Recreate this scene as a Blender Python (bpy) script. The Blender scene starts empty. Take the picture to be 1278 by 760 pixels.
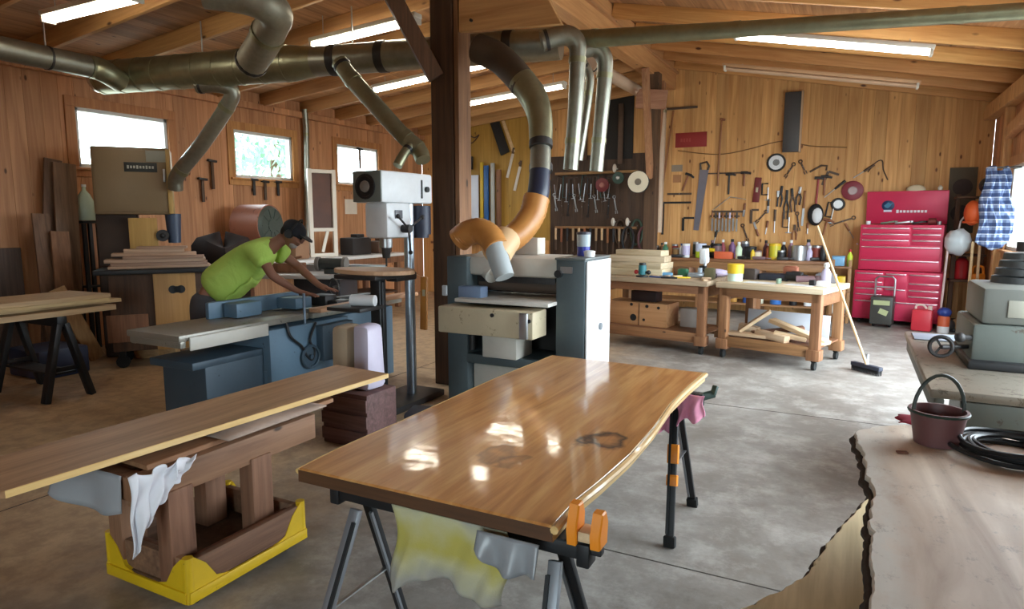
EXPO=1.2; SKYST=6.5; TUBEST=9.0

import bpy, bmesh, math, random
from mathutils import Vector, Matrix, Euler
random.seed(7)
R=math.radians
S=bpy.context.scene
C=S.collection
V=Vector
# ------------------------------------------------------------------ camera
FOC,HC,YAW,HOR=820.,1.65,27.3,272.
PIT=math.atan((380-HOR)/FOC)
cd=bpy.data.cameras.new('camera'); cam=bpy.data.objects.new('camera',cd); C.objects.link(cam)
cam.location=(0,0,HC); cam.rotation_euler=(R(90)-PIT,0,R(YAW))
cd.sensor_width=36; cd.lens=FOC/1278*36; cd.clip_start=.05; cd.clip_end=200
S.camera=cam
S.view_settings.view_transform='Standard'; S.view_settings.look='None'
S.view_settings.gamma=1; S.view_settings.use_curve_mapping=False; S.view_settings.exposure=EXPO
_y=R(YAW); _r=V((math.cos(_y),math.sin(_y),0)); _f=V((-math.sin(_y),math.cos(_y),0))
_w=_f*math.cos(PIT)-V((0,0,math.sin(PIT))); _u=_f*math.sin(PIT)+V((0,0,math.cos(PIT)))
def at(px,py,z=None,x=None,y=None,d=None):
    """surveyed point: where the sight line of a photo pixel meets a plane of the room"""
    v=_w+_r*((px-639)/FOC)+_u*((380-py)/FOC)
    if z is not None: t=(z-HC)/v.z
    elif x is not None: t=x/v.x
    elif y is not None: t=y/v.y
    else: t=d/v.dot(_f)
    return V((0,0,HC))+v*t
# ------------------------------------------------------------------ materials
def ncol(c): return (c[0],c[1],c[2],1)
def srgb(r,g,b):
    f=lambda v:(v/255/12.92) if v<=10 else ((v/255+.055)/1.055)**2.4
    return (f(r),f(g),f(b))
class NT:
    def __init__(s,name):
        s.m=bpy.data.materials.new(name); s.m.use_nodes=True; s.t=s.m.node_tree
        s.b=s.t.nodes['Principled BSDF']
    def n(s,ty,ins=None,**kw):
        q=s.t.nodes.new(ty)
        for k,v in kw.items(): setattr(q,k,v)
        for k,v in (ins or {}).items(): s.set(q.inputs[k],v)
        return q
    def set(s,sock,v):
        if isinstance(v,bpy.types.NodeSocket): s.t.links.new(v,sock)
        else: sock.default_value=v
    def mix(s,f,a,b,mode='MIX'):
        q=s.n('ShaderNodeMix',data_type='RGBA',blend_type=mode)
        s.set(q.inputs[0],f); s.set(q.inputs[6],a if not isinstance(a,tuple) else ncol(a)); s.set(q.inputs[7],b if not isinstance(b,tuple) else ncol(b))
        return q.outputs[2]
    def math(s,op,a,b=0.,c=0.):
        q=s.n('ShaderNodeMath',operation=op); s.set(q.inputs[0],a); s.set(q.inputs[1],b); s.set(q.inputs[2],c); return q.outputs[0]
    def ramp(s,f,*st):
        q=s.n('ShaderNodeValToRGB'); e=q.color_ramp.elements
        while len(e)<len(st): e.new(.5)
        for i,(p,c) in enumerate(st): e[i].position=p; e[i].color=ncol(c) if len(c)==3 else c
        s.set(q.inputs[0],f); return q.outputs[0]
    def out(s,col,rough=.5,bump=None,bs=.2,bd=.01,**kw):
        s.set(s.b.inputs['Base Color'],col if not isinstance(col,tuple) else ncol(col)); s.set(s.b.inputs['Roughness'],rough)
        for k,v in kw.items(): s.set(s.b.inputs[k],v)
        if bump is not None:
            q=s.n('ShaderNodeBump'); q.inputs['Strength'].default_value=bs; q.inputs['Distance'].default_value=bd
            s.set(q.inputs['Height'],bump); s.set(s.b.inputs['Normal'],q.outputs[0])
        return s.m
def coords(t,scale,rnd=True):
    tc=t.n('ShaderNodeTexCoord').outputs['Object']
    if rnd:
        oi=t.n('ShaderNodeObjectInfo').outputs['Random']
        a=t.n('ShaderNodeVectorMath',operation='ADD'); t.set(a.inputs[0],tc)
        s=t.n('ShaderNodeVectorMath',operation='SCALE'); s.inputs[0].default_value=(7.3,5.1,9.7); t.set(s.inputs['Scale'],oi)
        t.set(a.inputs[1],s.outputs[0]); tc=a.outputs[0]
    mp=t.n('ShaderNodeMapping'); t.set(mp.inputs['Vector'],tc); mp.inputs['Scale'].default_value=scale
    return mp.outputs[0]
_mc={}
def plain(name,col,rough=.5,metal=0.,var=.12,sc=6.,bs=.08,**kw):
    if name in _mc: return _mc[name]
    t=NT(name); co=coords(t,(1,1,1))
    nz=t.n('ShaderNodeTexNoise',{'Vector':co,'Scale':sc,'Detail':5.,'Roughness':.6}).outputs['Fac']
    c=t.mix(nz,tuple(v*(1-var) for v in col),tuple(min(1,v*(1+var)) for v in col))
    rr=t.math('MULTIPLY_ADD',nz,.15,rough-.07)
    _mc[name]=t.out(c,rr,nz,bs,.004,Metallic=metal,**kw); return _mc[name]
def worn(name,col,chip,rough=.5,metal=0.,sc=5.,amt=.62,var=.18):
    """painted surface with scuffs, dust and chips"""
    if name in _mc: return _mc[name]
    t=NT(name); co=coords(t,(1,1,1))
    n1=t.n('ShaderNodeTexNoise',{'Vector':co,'Scale':sc,'Detail':8.,'Roughness':.7}).outputs['Fac']
    n2=t.n('ShaderNodeTexNoise',{'Vector':co,'Scale':sc*3.3,'Detail':6.,'Roughness':.75}).outputs['Fac']
    c=t.mix(n1,tuple(v*(1-var) for v in col),tuple(min(1,v*(1+var)) for v in col))
    k=t.ramp(n2,(amt,(0,0,0)),(amt+.07,(1,1,1)))
    c=t.mix(k,c,chip)
    _mc[name]=t.out(c,rough,n1,.1,.004,Metallic=metal); return _mc[name]
def wood(name,lo,hi,axis=1,rough=.6,sc=1.,knots=0.,var=.25,dark=None,coat=0.,contrast=1.,bs=.15,blot=0.):
    if name in _mc: return _mc[name]
    t=NT(name); s=[14*sc,14*sc,14*sc]; s[axis]=.9*sc
    co=coords(t,tuple(s))
    n1=t.n('ShaderNodeTexNoise',{'Vector':co,'Scale':1.2,'Detail':7.,'Roughness':.62,'Distortion':.8}).outputs['Fac']
    s2=[60*sc]*3; s2[axis]=2.5*sc
    n2=t.n('ShaderNodeTexNoise',{'Vector':coords(t,tuple(s2)),'Scale':1.,'Detail':4.}).outputs['Fac']
    f=t.math('ADD',t.math('MULTIPLY',n1,.7),t.math('MULTIPLY',n2,.3))
    w=.17/contrast
    c=t.ramp(f,(max(0,.5-w),lo),(min(1,.5+w),hi))
    if blot:
        nb=t.n('ShaderNodeTexNoise',{'Vector':coords(t,(1,1,1)),'Scale':2.2,'Detail':6.,'Roughness':.65}).outputs['Fac']
        c=t.mix(t.ramp(nb,(.45,(0,0,0)),(.75,(blot,blot,blot))),c,dark or tuple(v*.35 for v in lo))
    if knots:
        s3=[5*sc]*3; s3[axis]=2.2*sc
        vo=t.n('ShaderNodeTexVoronoi',{'Vector':coords(t,tuple(s3)),'Scale':1.,'Randomness':1.}).outputs['Distance']
        k=t.ramp(vo,(knots*.5,(1,1,1)),(knots,(0,0,0)))
        c=t.mix(k,c,dark or tuple(v*.3 for v in lo))
    r=t.n('ShaderNodeObjectInfo').outputs['Random']
    h=t.n('ShaderNodeHueSaturation',{'Color':c}); t.set(h.inputs['Value'],t.math('MULTIPLY_ADD',r,var,1-var*.5)); t.set(h.inputs['Hue'],t.math('MULTIPLY_ADD',r,.014,.493))
    kw={'Coat Weight':coat,'Coat Roughness':.06} if coat else {}
    _mc[name]=t.out(h.outputs[0],rough,f,bs,.004,**kw); return _mc[name]
def boards(name,lo,hi,dark,waxis,w,gaxis,rough=.65,var=.45,knots=.11,off=0.):
    """board cladding: every board its own tone, grain and knots. waxis: across boards, gaxis: along"""
    t=NT(name); tc=t.n('ShaderNodeTexCoord').outputs['Object']
    sp=t.n('ShaderNodeSeparateXYZ'); t.set(sp.inputs[0],tc)
    idx=t.math('FLOOR',t.math('DIVIDE',t.math('SUBTRACT',sp.outputs[waxis],off),w))
    wn=t.n('ShaderNodeTexWhiteNoise',noise_dimensions='1D'); t.set(wn.inputs['W'],idx)
    a=t.n('ShaderNodeVectorMath',operation='MULTIPLY_ADD'); t.set(a.inputs[0],wn.outputs['Color']); a.inputs[1].default_value=(23,31,17); t.set(a.inputs[2],tc)
    def mp(v): 
        q=t.n('ShaderNodeMapping'); t.set(q.inputs['Vector'],a.outputs[0]); q.inputs['Scale'].default_value=v; return q.outputs[0]
    s=[16.]*3; s[gaxis]=.8
    n1=t.n('ShaderNodeTexNoise',{'Vector':mp(s),'Scale':1.,'Detail':6.,'Distortion':.9}).outputs['Fac']
    c=t.ramp(n1,(.3,lo),(.7,hi))
    s=[6.]*3; s[gaxis]=2.6
    vo=t.n('ShaderNodeTexVoronoi',{'Vector':mp(s),'Scale':1.}).outputs['Distance']
    c=t.mix(t.ramp(vo,(knots*.5,(1,1,1)),(knots,(0,0,0))),c,dark)
    h=t.n('ShaderNodeHueSaturation',{'Color':c}); t.set(h.inputs['Value'],t.math('MULTIPLY_ADD',wn.outputs['Value'],var,1-var*.55))
    return t.out(h.outputs[0],rough,n1,.15,.004)
def emit(name,col,st):
    t=NT(name); t.out((.9,.9,.9),.4); t.set(t.b.inputs['Emission Color'],ncol(col)); t.b.inputs['Emission Strength'].default_value=st; return t.m
# ------------------------------------------------------------------ mesh builder
def align(a,b):
    d=(b-a); L=d.length; q=d.to_track_quat('Z','Y').to_matrix().to_4x4() if L>1e-9 else Matrix()
    return Matrix.Translation(a)@q,L
class B:
    def __init__(s): s.bm=bmesh.new(); s.mi=0
    def _fin(s,vs,M):
        if M is not None: bmesh.ops.transform(s.bm,matrix=M,verts=vs)
        if s.mi:
            for f in {f for v in vs for f in v.link_faces}: f.material_index=s.mi
        return s
    def box(s,c,d,rot=None,bev=0.,M=None):
        g=bmesh.ops.create_cube(s.bm,size=1); vs=g['verts']
        bmesh.ops.scale(s.bm,vec=d,verts=vs)
        if bev:
            es={e for v in vs for e in v.link_edges}
            r=bmesh.ops.bevel(s.bm,geom=list(es),offset=min(bev,min(d)*.45),segments=2,profile=.5,affect='EDGES')
            vs=list({v for f in r['faces'] for v in f.verts}|{v for v in vs if v.is_valid})
            fs={f for v in vs for f in v.link_faces}; vs=list({v for f in fs for v in f.verts})
        m=Matrix.Translation(V(c))
        if rot: m=m@Euler([R(a) for a in rot]).to_matrix().to_4x4()
        return s._fin(vs,(M@m) if M else m)
    def bar(s,a,b,w,h,bev=0.,up=None):
        """square bar from a to b"""
        a,b=V(a),V(b); d=(b-a); L=d.length; z=d.normalized(); u=V(up) if up else (V((0,0,1)) if abs(z.z)<.9 else V((0,1,0)))
        x=u.cross(z).normalized(); y=z.cross(x)
        m=Matrix((x,y,z)).transposed().to_4x4(); m.translation=(a+b)/2
        return s.box((0,0,0),(w,h,L),None,bev,m)
    def cyl(s,a,b,r,r2=None,n=16,cap=True):
        m,L=align(V(a),V(b)); g=bmesh.ops.create_cone(s.bm,cap_ends=cap,segments=n,radius1=r,radius2=r if r2 is None else r2,depth=L)
        return s._fin(g['verts'],m@Matrix.Translation((0,0,L/2)))
    def sph(s,c,r,sc=(1,1,1),n=14,M=None):
        g=bmesh.ops.create_uvsphere(s.bm,u_segments=n,v_segments=max(6,n*2//3),radius=r)
        m=Matrix.Translation(V(c))@Matrix.Diagonal((*sc,1)); return s._fin(g['verts'],M@m if M else m)
    def tube(s,pts,r,n=10,cap=True,smooth=0,closed=False):
        pts=[V(p) for p in pts]
        rr=r if isinstance(r,(list,tuple)) else [r]*len(pts)
        if smooth:
            q=[];qr=[]; N=len(pts)
            for i in range(N if closed else N-1):
                p0=pts[i-1] if (i or closed) else pts[0]*2-pts[1]; p1=pts[i]; p2=pts[(i+1)%N]
                p3=pts[(i+2)%N] if (closed or i+2<N) else p2*2-p1
                for k in range(smooth):
                    u=k/smooth
                    q.append(.5*((2*p1)+(p2-p0)*u+(2*p0-5*p1+4*p2-p3)*u*u+(3*p1-p0-3*p2+p3)*u**3)); qr.append(rr[i]*(1-u)+rr[(i+1)%N]*u)
            if not closed: q.append(pts[-1]); qr.append(rr[-1])
            pts,rr=q,qr
        N=len(pts); rings=[]; prev=None
        for i,p in enumerate(pts):
            a=pts[i-1] if (i or closed) else p; b=pts[(i+1)%N] if (i<N-1 or closed) else p
            t=(b-a).normalized()
            if prev is None:
                x=t.orthogonal().normalized()
            else: x=(prev-t*prev.dot(t)).normalized()
            prev=x; y=t.cross(x)
            rings.append([s.bm.verts.new(p+(x*math.cos(2*math.pi*k/n)+y*math.sin(2*math.pi*k/n))*rr[i]) for k in range(n)])
        vs=[v for q in rings for v in q]
        for i in range(N if closed else N-1):
            A,Bq=rings[i],rings[(i+1)%N]
            for k in range(n): s.bm.faces.new((A[k],A[(k+1)%n],Bq[(k+1)%n],Bq[k]))
        if cap and not closed: s.bm.faces.new(rings[0][::-1]); s.bm.faces.new(rings[-1])
        return s._fin(vs,None)
    def lathe(s,prof,n=18,M=None):
        rings=[]
        for r,z in prof: rings.append([s.bm.verts.new((max(r,1e-4)*math.cos(2*math.pi*k/n),max(r,1e-4)*math.sin(2*math.pi*k/n),z)) for k in range(n)])
        for A,Q in zip(rings,rings[1:]):
            for k in range(n): s.bm.faces.new((A[k],A[(k+1)%n],Q[(k+1)%n],Q[k]))
        s.bm.faces.new(rings[0][::-1]); s.bm.faces.new(rings[-1])
        return s._fin([v for q in rings for v in q],M)
    def prism(s,poly,z0,z1,M=None,bev=0.):
        a=[s.bm.verts.new((x,y,z0)) for x,y in poly]; b=[s.bm.verts.new((x,y,z1)) for x,y in poly]; n=len(poly)
        s.bm.faces.new(a[::-1]); top=s.bm.faces.new(b)
        for i in range(n): s.bm.faces.new((a[i],a[(i+1)%n],b[(i+1)%n],b[i]))
        vs=a+b
        bmesh.ops.recalc_face_normals(s.bm,faces=list({f for v in vs for f in v.link_faces}))
        if bev:
            r=bmesh.ops.bevel(s.bm,geom=list(top.edges),offset=bev,segments=1,affect='EDGES')
            fs={f for v in vs if v.is_valid for f in v.link_faces}|set(r['faces']); vs=list({v for f in fs for v in f.verts})
        return s._fin(vs,M)
    def grid(s,fn,nu,nv):
        g=[[s.bm.verts.new(fn(i/nu,j/nv)) for j in range(nv+1)] for i in range(nu+1)]
        for i in range(nu):
            for j in range(nv): s.bm.faces.new((g[i][j],g[i+1][j],g[i+1][j+1],g[i][j+1]))
        return s._fin([v for q in g for v in q],None)
def obj(name,b,mat,parent=None,smooth=True,loc=None,thick=0.,sub=0):
    me=bpy.data.meshes.new(name); b.bm.normal_update(); b.bm.to_mesh(me); b.bm.free()
    o=bpy.data.objects.new(name,me); C.objects.link(o)
    for m in (mat if isinstance(mat,(list,tuple)) else [mat]): me.materials.append(m)
    if smooth:
        for p in me.polygons: p.use_smooth=True
        try: me.set_sharp_from_angle(angle=R(38))
        except Exception: pass
    if parent is not None: o.parent=parent
    if loc is not None: o.location=loc
    if thick:
        q=o.modifiers.new('s','SOLIDIFY'); q.thickness=thick; q.offset=0
    if sub:
        q=o.modifiers.new('u','SUBSURF'); q.levels=q.render_levels=sub
    return o
def tag(o,label,cat,group=None,kind=None):
    o['label']=label; o['category']=cat
    if group: o['group']=group
    if kind: o['kind']=kind
    return o
def thing(name,label,cat,loc=(0,0,0),rz=0.,group=None):
    o=bpy.data.objects.new(name,None); C.objects.link(o); o.empty_display_size=.1
    o.location=loc; o.rotation_euler=(0,0,R(rz)); return tag(o,label,cat,group)
def struct(name,b,mat,parent=None,smooth=False,label=None):
    o=obj(name,b,mat,parent,smooth); o['kind']='structure'
    if label: o['label']=label
    return o
def copy_tree(o,parent=None):
    c=o.copy(); C.objects.link(c)
    if parent is not None: c.parent=parent
    for ch in list(o.children): copy_tree(ch,c)
    return c
# ------------------------------------------------------------------ palette
PINE=boards('pine_boards_back',srgb(190,134,76),srgb(222,172,110),srgb(110,62,28),0,.19,2,var=.28)
PINEL=boards('pine_boards_side',srgb(172,116,76),srgb(206,150,106),srgb(92,56,34),1,.19,2,var=.4)
DECK=boards('roof_boards',srgb(150,104,66),srgb(190,142,98),srgb(84,52,30),0,.19,1,var=.5)
RAFT=wood('rafter_pine',srgb(184,124,68),srgb(220,168,106),0,.6,.8,.1,.25,srgb(84,44,18))
RAFTL=wood('rafter_pine_aged',srgb(170,122,72),srgb(208,160,102),0,.6,.8,.1,.3,srgb(70,36,16))
TRIM=wood('trim_pine',srgb(176,124,78),srgb(214,164,112),2,.6,1,.08,.2)
TIMB=wood('old_timber',srgb(56,38,27),srgb(102,72,49),2,.75,.8,.08,.2,contrast=.8)
TRIML=wood('trim_aged',srgb(160,100,56),srgb(196,140,86),2,.6,1,.08,.2)
TIMR=wood('red_timber',srgb(98,62,42),srgb(142,98,70),2,.7,.9,.08,.2)
GALV=plain('galvanised_steel',srgb(150,150,138),.38,.85,.3,14.)
GALVD=plain('dull_galvanised_steel',srgb(150,150,124),.38,.85,.35,9.)
STEEL=plain('bare_steel',srgb(176,178,180),.35,.9,.15,12.)
IRON=plain('dark_iron',srgb(62,60,60),.5,.6,.3,14.)
BLACK=plain('black_plastic',srgb(26,26,28),.5,0,.25,10.)
RUBB=plain('rubber',srgb(22,22,22),.8)
WHITE=plain('white_paint',srgb(226,228,230),.5,0,.06,5.)
# ------------------------------------------------------------------ world & setting
XL,XR,YB,YF=-8.6,1.8,12.3,-3.2
wd=bpy.data.worlds.new('world'); S.world=wd; wd.use_nodes=True
bg=wd.node_tree.nodes['Background']; bg.inputs[0].default_value=(.80,.92,1,1); bg.inputs[1].default_value=SKYST
def zl(x): return 3.62+.1*(x-XL)      # underside of the roof boards, left and right of the ridge
def zr(x): return 3.5+.2*(XR-x)
def board_wall(name,mat,axis,pos,u0,u1,ztop,holes=(),w=.19,off=0.,t=.03,z0=0.):
    """vertical cladding; axis 0: wall runs along x at y=pos, axis 1: along y at x=pos"""
    b=B(); k=math.floor((u0-off)/w)
    while off+k*w<u1:
        a=max(u0,off+k*w); c=min(u1,off+(k+1)*w); k+=1
        if c-a<.005: continue
        cuts=[a,c]
        for h in holes:
            for e in h[:2]:
                if a+1e-4<e<c-1e-4: cuts.append(e)
        cuts.sort()
        for a2,c2 in zip(cuts,cuts[1:]):
            m=(a2+c2)/2; seg=[(z0,ztop(m))]
            for h in holes:
                if h[0]<m<h[1]: seg=[s for (p,q) in seg for s in ((p,min(q,h[2])),(max(p,h[3]),q)) if s[1]-s[0]>.01]
            for p,q in seg:
                ctr=(m,pos,(p+q)/2) if axis==0 else (pos,m,(p+q)/2)
                dim=(c2-a2,t,q-p) if axis==0 else (t,c2-a2,q-p)
                b.box(ctr,dim,bev=.005)
    return struct(name,b,mat)
WIN=[(4.92,6.16,2.28,3.01),(7.26,8.46,2.28,3.01),(9.56,10.76,2.28,3.01)]
RWIN=(9.5,10.72,1.24,2.32); DOOR=(3.4,9.1,-.1,3.05)
board_wall('wall_left',PINEL,1,XL-.015,YF,YB,lambda y:zl(XL)+.02,WIN)
board_wall('wall_back',PINE,0,YB+.015,XL,XR,lambda x:(zl(x) if x<-3.1 else zr(x))+.02)
board_wall('wall_right',PINE if False else PINEL,1,XR+.015,YF,YB,lambda y:zr(XR)+.02,[RWIN,DOOR])
board_wall('wall_front',PINEL,0,YF-.015,XL,XR,lambda x:(zl(x) if x<-3.1 else zr(x))+.02,[(-1.4,1.0,.9,2.3)])
# concrete floor, dusty and browner on the left
t=NT('concrete_floor'); tc=t.n('ShaderNodeTexCoord').outputs['Object']; sp=t.n('ShaderNodeSeparateXYZ'); t.set(sp.inputs[0],tc)
n1=t.n('ShaderNodeTexNoise',{'Vector':tc,'Scale':.9,'Detail':8.,'Roughness':.65,'Distortion':.5}).outputs['Fac']
n2=t.n('ShaderNodeTexNoise',{'Vector':tc,'Scale':7.,'Detail':8.,'Roughness':.7}).outputs['Fac']
mpp=t.n('ShaderNodeMapping'); t.set(mpp.inputs['Vector'],tc); mpp.inputs['Scale'].default_value=(3.,.7,1); mpp.inputs['Rotation'].default_value=(0,0,.5)
n3=t.n('ShaderNodeTexNoise',{'Vector':mpp.outputs[0],'Scale':1.6,'Detail':7.,'Roughness':.7,'Distortion':1.5}).outputs['Fac']
c=t.ramp(n1,(.3,srgb(120,113,106)),(.7,srgb(166,162,156)))
c=t.mix(t.ramp(n2,(.35,(.55,)*3),(.65,(0,)*3)),c,srgb(112,104,96))
n4=t.n('ShaderNodeTexNoise',{'Vector':tc,'Scale':2.6,'Detail':9.,'Roughness':.75}).outputs['Fac']
c=t.mix(t.ramp(n4,(.48,(0,)*3),(.68,(.7,)*3)),c,srgb(192,188,182))
c=t.mix(t.ramp(n4,(.3,(.6,)*3),(.45,(0,)*3)),c,srgb(100,94,88))
saw=t.math('ADD',t.math('MULTIPLY',sp.outputs[0],-.5),t.math('MULTIPLY_ADD',n1,1.6,-1.75))
sawd=t.ramp(saw,(0.,(0,)*3),(.8,(.9,)*3))
dust=t.mix(n3,srgb(168,136,100),srgb(224,192,150)); dust=t.mix(t.ramp(n2,(.4,(.55,)*3),(.58,(0,)*3)),dust,srgb(136,106,78))
c=t.mix(sawd,c,dust)
b=B(); b.box(((XL+XR)/2,(YF+YB)/2,-.06),(XR-XL+.2,YB-YF+.2,.12))
struct('floor',b,t.out(c,t.math('MULTIPLY_ADD',n2,.25,.38),n2,.12,.003))
b=B()
for x0,y0,x1,y1 in ((-2.9,2.98,1.75,2.98),(-4.2,5.9,1.75,5.9),(-4.2,-2,-4.2,12),(-8,5.4,-4.3,5.4)): b.box(((x0+x1)/2,(y0+y1)/2,.0004),(max(.008,x1-x0),max(.008,y1-y0),.002))
struct('floor_joint',b,plain('joint_filler',srgb(74,68,62),.9))
b=B(); b.box((0,0,-.2),(160,160,.1)); struct('ground',b,plain('outdoor_gravel',srgb(150,146,138),.9,0,.25,3.))
# roof: boards, rafters, ridge
def roof(nm,x0,x1,z):
    b=B(); y=YF-.2
    n=math.ceil(abs(x1-x0)/.19)
    for i in range(n):
        a=x0+(x1-x0)*i/n; c=x0+(x1-x0)*(i+1)/n; m=(a+c)/2; ang=math.degrees(math.atan2(z(c)-z(a),c-a))
        b.box((m,(YF+YB)/2,z(m)+.016),(abs(c-a)/math.cos(R(ang)),YB-YF+.4,.03),(0,-ang,0),bev=.004)
    b.box(((x0+x1)/2,(YF+YB)/2,z((x0+x1)/2)+.06),(abs(x1-x0)+.3,YB-YF+.5,.04),(0,-math.degrees(math.atan2(z(x1)-z(x0),x1-x0)),0))
    return struct(nm,b,DECK)
roof('ceiling',XL-.1,-3.1,zl); roof('ceiling_slope',-3.1,XR+.1,zr)
def rafter(y,x0,x1,z,mat,h=.2,w=.055):
    b=B(); x0,x1=sorted((x0,x1))
    b.bar((x0,0,z(x0)-h/2),(x1,0,z(x1)-h/2),w,h,.006,up=(0,0,1)) if False else None
    a=math.atan2(z(x1)-z(x0),x1-x0); L=(x1-x0)/math.cos(a)
    b.box((0,0,0),(L,w,h),None,.006)
    o=obj('ceiling_rafter',b,mat); o.location=((x0+x1)/2,y,(z(x0)+z(x1))/2-h/2/math.cos(a)-.001); o.rotation_euler=(0,-a,0); o['kind']='structure'; return o
y=-2.6
while y<YB:
    rafter(y,XL+.01,-3.21,zl,RAFTL); y+=.87
for y in (-2.1,-.9,.3,1.5,2.7,3.9,5.1,6.3,7.5,8.7,9.7,10.6,11.35,12.1): rafter(y,-2.99,XR-.01,zr,RAFT,.19 if y<9 else .17)
b=B(); b.box((-3.1,(YF+YB)/2,4.2),(.2,YB-YF-.02,.5),bev=.01); b.box((-3.1,(YF+YB)/2,4.5),(.12,YB-YF,.12)); struct('ceiling_ridge_beam',b,wood('ridge_timber',srgb(176,122,72),srgb(206,156,104),1,.6,.8,.09))
b=B(); b.box((XR-.08,(YF+YB)/2,3.2),(.15,YB-YF-.02,.2),bev=.008); struct('trim_right_plate',b,TRIM)
b=B(); b.box((XL+.05,(YF+YB)/2,3.4),(.09,YB-YF-.02,.1),bev=.008); struct('trim_left_plate',b,PINEL)
# windows
GLASS=NT('window_glass'); t=GLASS
tr=t.n('ShaderNodeBsdfTransparent'); tr.inputs[0].default_value=(.97,1,.99,1); gl=t.n('ShaderNodeBsdfGlossy'); gl.inputs['Roughness'].default_value=.02
fr=t.n('ShaderNodeFresnel'); fr.inputs[0].default_value=1.45; mx=t.n('ShaderNodeMixShader')
ge=t.n('ShaderNodeNewGeometry'); t.set(mx.inputs[0],t.math('MULTIPLY',fr.outputs[0],t.math('SUBTRACT',1.,ge.outputs['Backfacing']))); t.set(mx.inputs[1],tr.outputs[0]); t.set(mx.inputs[2],gl.outputs[0])
t.set(t.t.nodes['Material Output'].inputs[0],mx.outputs[0]); GLASS=t.m
VINYL=plain('window_vinyl',srgb(206,208,206),.45,0,.06)
def window(n,x,s,h):
    y0,y1,z0,z1=h; r=thing.__globals__['bpy'].data.objects.new(f'window_{n}',None); C.objects.link(r); r['kind']='structure'
    b=B()
    for (a,c,p,q) in ((y0-.12,y1+.12,z0-.12,z0),(y0-.12,y1+.12,z1,z1+.12),(y0-.12,y0,z0,z1),(y1,y1+.12,z0,z1)): b.box((x+s*.014,(a+c)/2,(p+q)/2),(.026,c-a,q-p),bev=.004)
    b.box((x+s*.035,(y0+y1)/2,z0-.02),(.07,y1-y0+.2,.03),bev=.005)
    struct('window_casing',b,TRIML if s>0 else TRIM,r)
    b=B(); f=.045
    for (a,c,p,q) in ((y0,y1,z0,z0+f),(y0,y1,z1-f,z1),(y0,y0+f,z0,z1),(y1-f,y1,z0,z1)): b.box((x-s*.05,(a+c)/2,(p+q)/2),(.09,c-a,q-p),bev=.004)
    struct('window_frame',b,VINYL,r)
    b=B(); b.box((x-s*.06,(y0+y1)/2,(z0+z1)/2),(.006,y1-y0-.04,z1-z0-.04)); struct('window_pane',b,GLASS,r)
for i,h in enumerate(WIN): window(i+1,XL,1,h)
window(4,XR,-1,RWIN)
b=B(); W=.14
for (a,c,p,q) in ((DOOR[0]-W,DOOR[0],0,DOOR[3]),(DOOR[1],DOOR[1]+W,0,DOOR[3]),(DOOR[0]-W,DOOR[1]+W,DOOR[3],DOOR[3]+W)): b.box((XR-.016,(a+c)/2,(p+q)/2),(.03,c-a,q-p),bev=.004)
d=bpy.data.objects.new('door_1',None); C.objects.link(d); d['kind']='structure'; struct('door_casing',b,TRIM,d)
r=bpy.data.objects.new('window_5',None); C.objects.link(r); r['kind']='structure'  # unseen window behind the camera, added and sized for fill light
b=B()
for (a,c,p,q) in ((-1.54,1.14,2.3,2.44),(-1.54,1.14,.76,.9),(-1.54,-1.4,.9,2.3),(1.0,1.14,.9,2.3)): b.box(((a+c)/2,YF+.014,(p+q)/2),(c-a,.03,q-p),bev=.004)
struct('window_casing',b,TRIM,r)
b=B(); b.box((-.2,YF-.04,1.6),(2.4,.006,1.4)); struct('window_pane',b,GLASS,r)
# light portals: guide the sampling of daylight through the openings (give no light of their own)
def portal(loc,rot,sx,sy):
    l=bpy.data.lights.new('portal','AREA'); l.shape='RECTANGLE'; l.size=sx; l.size_y=sy; l.cycles.is_portal=True
    o=bpy.data.objects.new('portal',l); C.objects.link(o); o.location=loc; o.rotation_euler=rot
portal((XR+.05,(DOOR[0]+DOOR[1])/2,1.5),(0,R(90),0),3.1,DOOR[1]-DOOR[0])
portal((XR+.05,(RWIN[0]+RWIN[1])/2,1.78),(0,R(90),0),1.1,1.25)
portal((-.2,YF-.08,1.6),(R(90),0,0),2.4,1.4)
for h in WIN: portal((XL-.09,(h[0]+h[1])/2,2.65),(0,R(-90),0),.75,1.25)
# corner boards and the stained panelling low on the left wall
b=B()
for i in range(9): b.box((XL+.045,1.2+i*.33+.16,.66),(.05,.32,1.3),bev=.006)
struct('trim_left_wainscot',b,wood('grey_boards',srgb(58,42,36),srgb(96,76,66),2,.7,.8,.06))
b=B(); b.box((XR-.05,10.95,1.6),(.1,.14,3.0),bev=.01); struct('trim_right_stud',b,TRIM)
b=B(); b.bar((XR-.06,10.8,2.75),(XR-.06,9.1,2.95),.1,.15,.01); struct('trim_right_header',b,TRIM)
# posts with their braces
def post(x,y,w,top,label,mat=TIMB):
    p=bpy.data.objects.new('column_post',None); C.objects.link(p); p['kind']='structure'; p['label']=label
    b=B(); b.box((x,y,top/2),(w,w,top),bev=.012); struct('post_shaft',b,mat,p); return p
p1=post(-3.52,5.5,.25,4.13,'dark heavy timber post in the middle of the shop')
b=B(); b.box((-3.36,5.49,2.05),(.05,.22,4.1),bev=.006); struct('post_plank',b,wood('post_cladding',srgb(98,64,44),srgb(148,104,74),2,.6,.8,.09),p1)
b=B(); b.bar((-3.56,5.35,2.95),(-4.02,5.0,4.0),.11,.15,.008); struct('knee_brace',b,wood('brace_timber',srgb(66,44,30),srgb(120,84,58),2,.7,.9,.07),p1)
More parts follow.
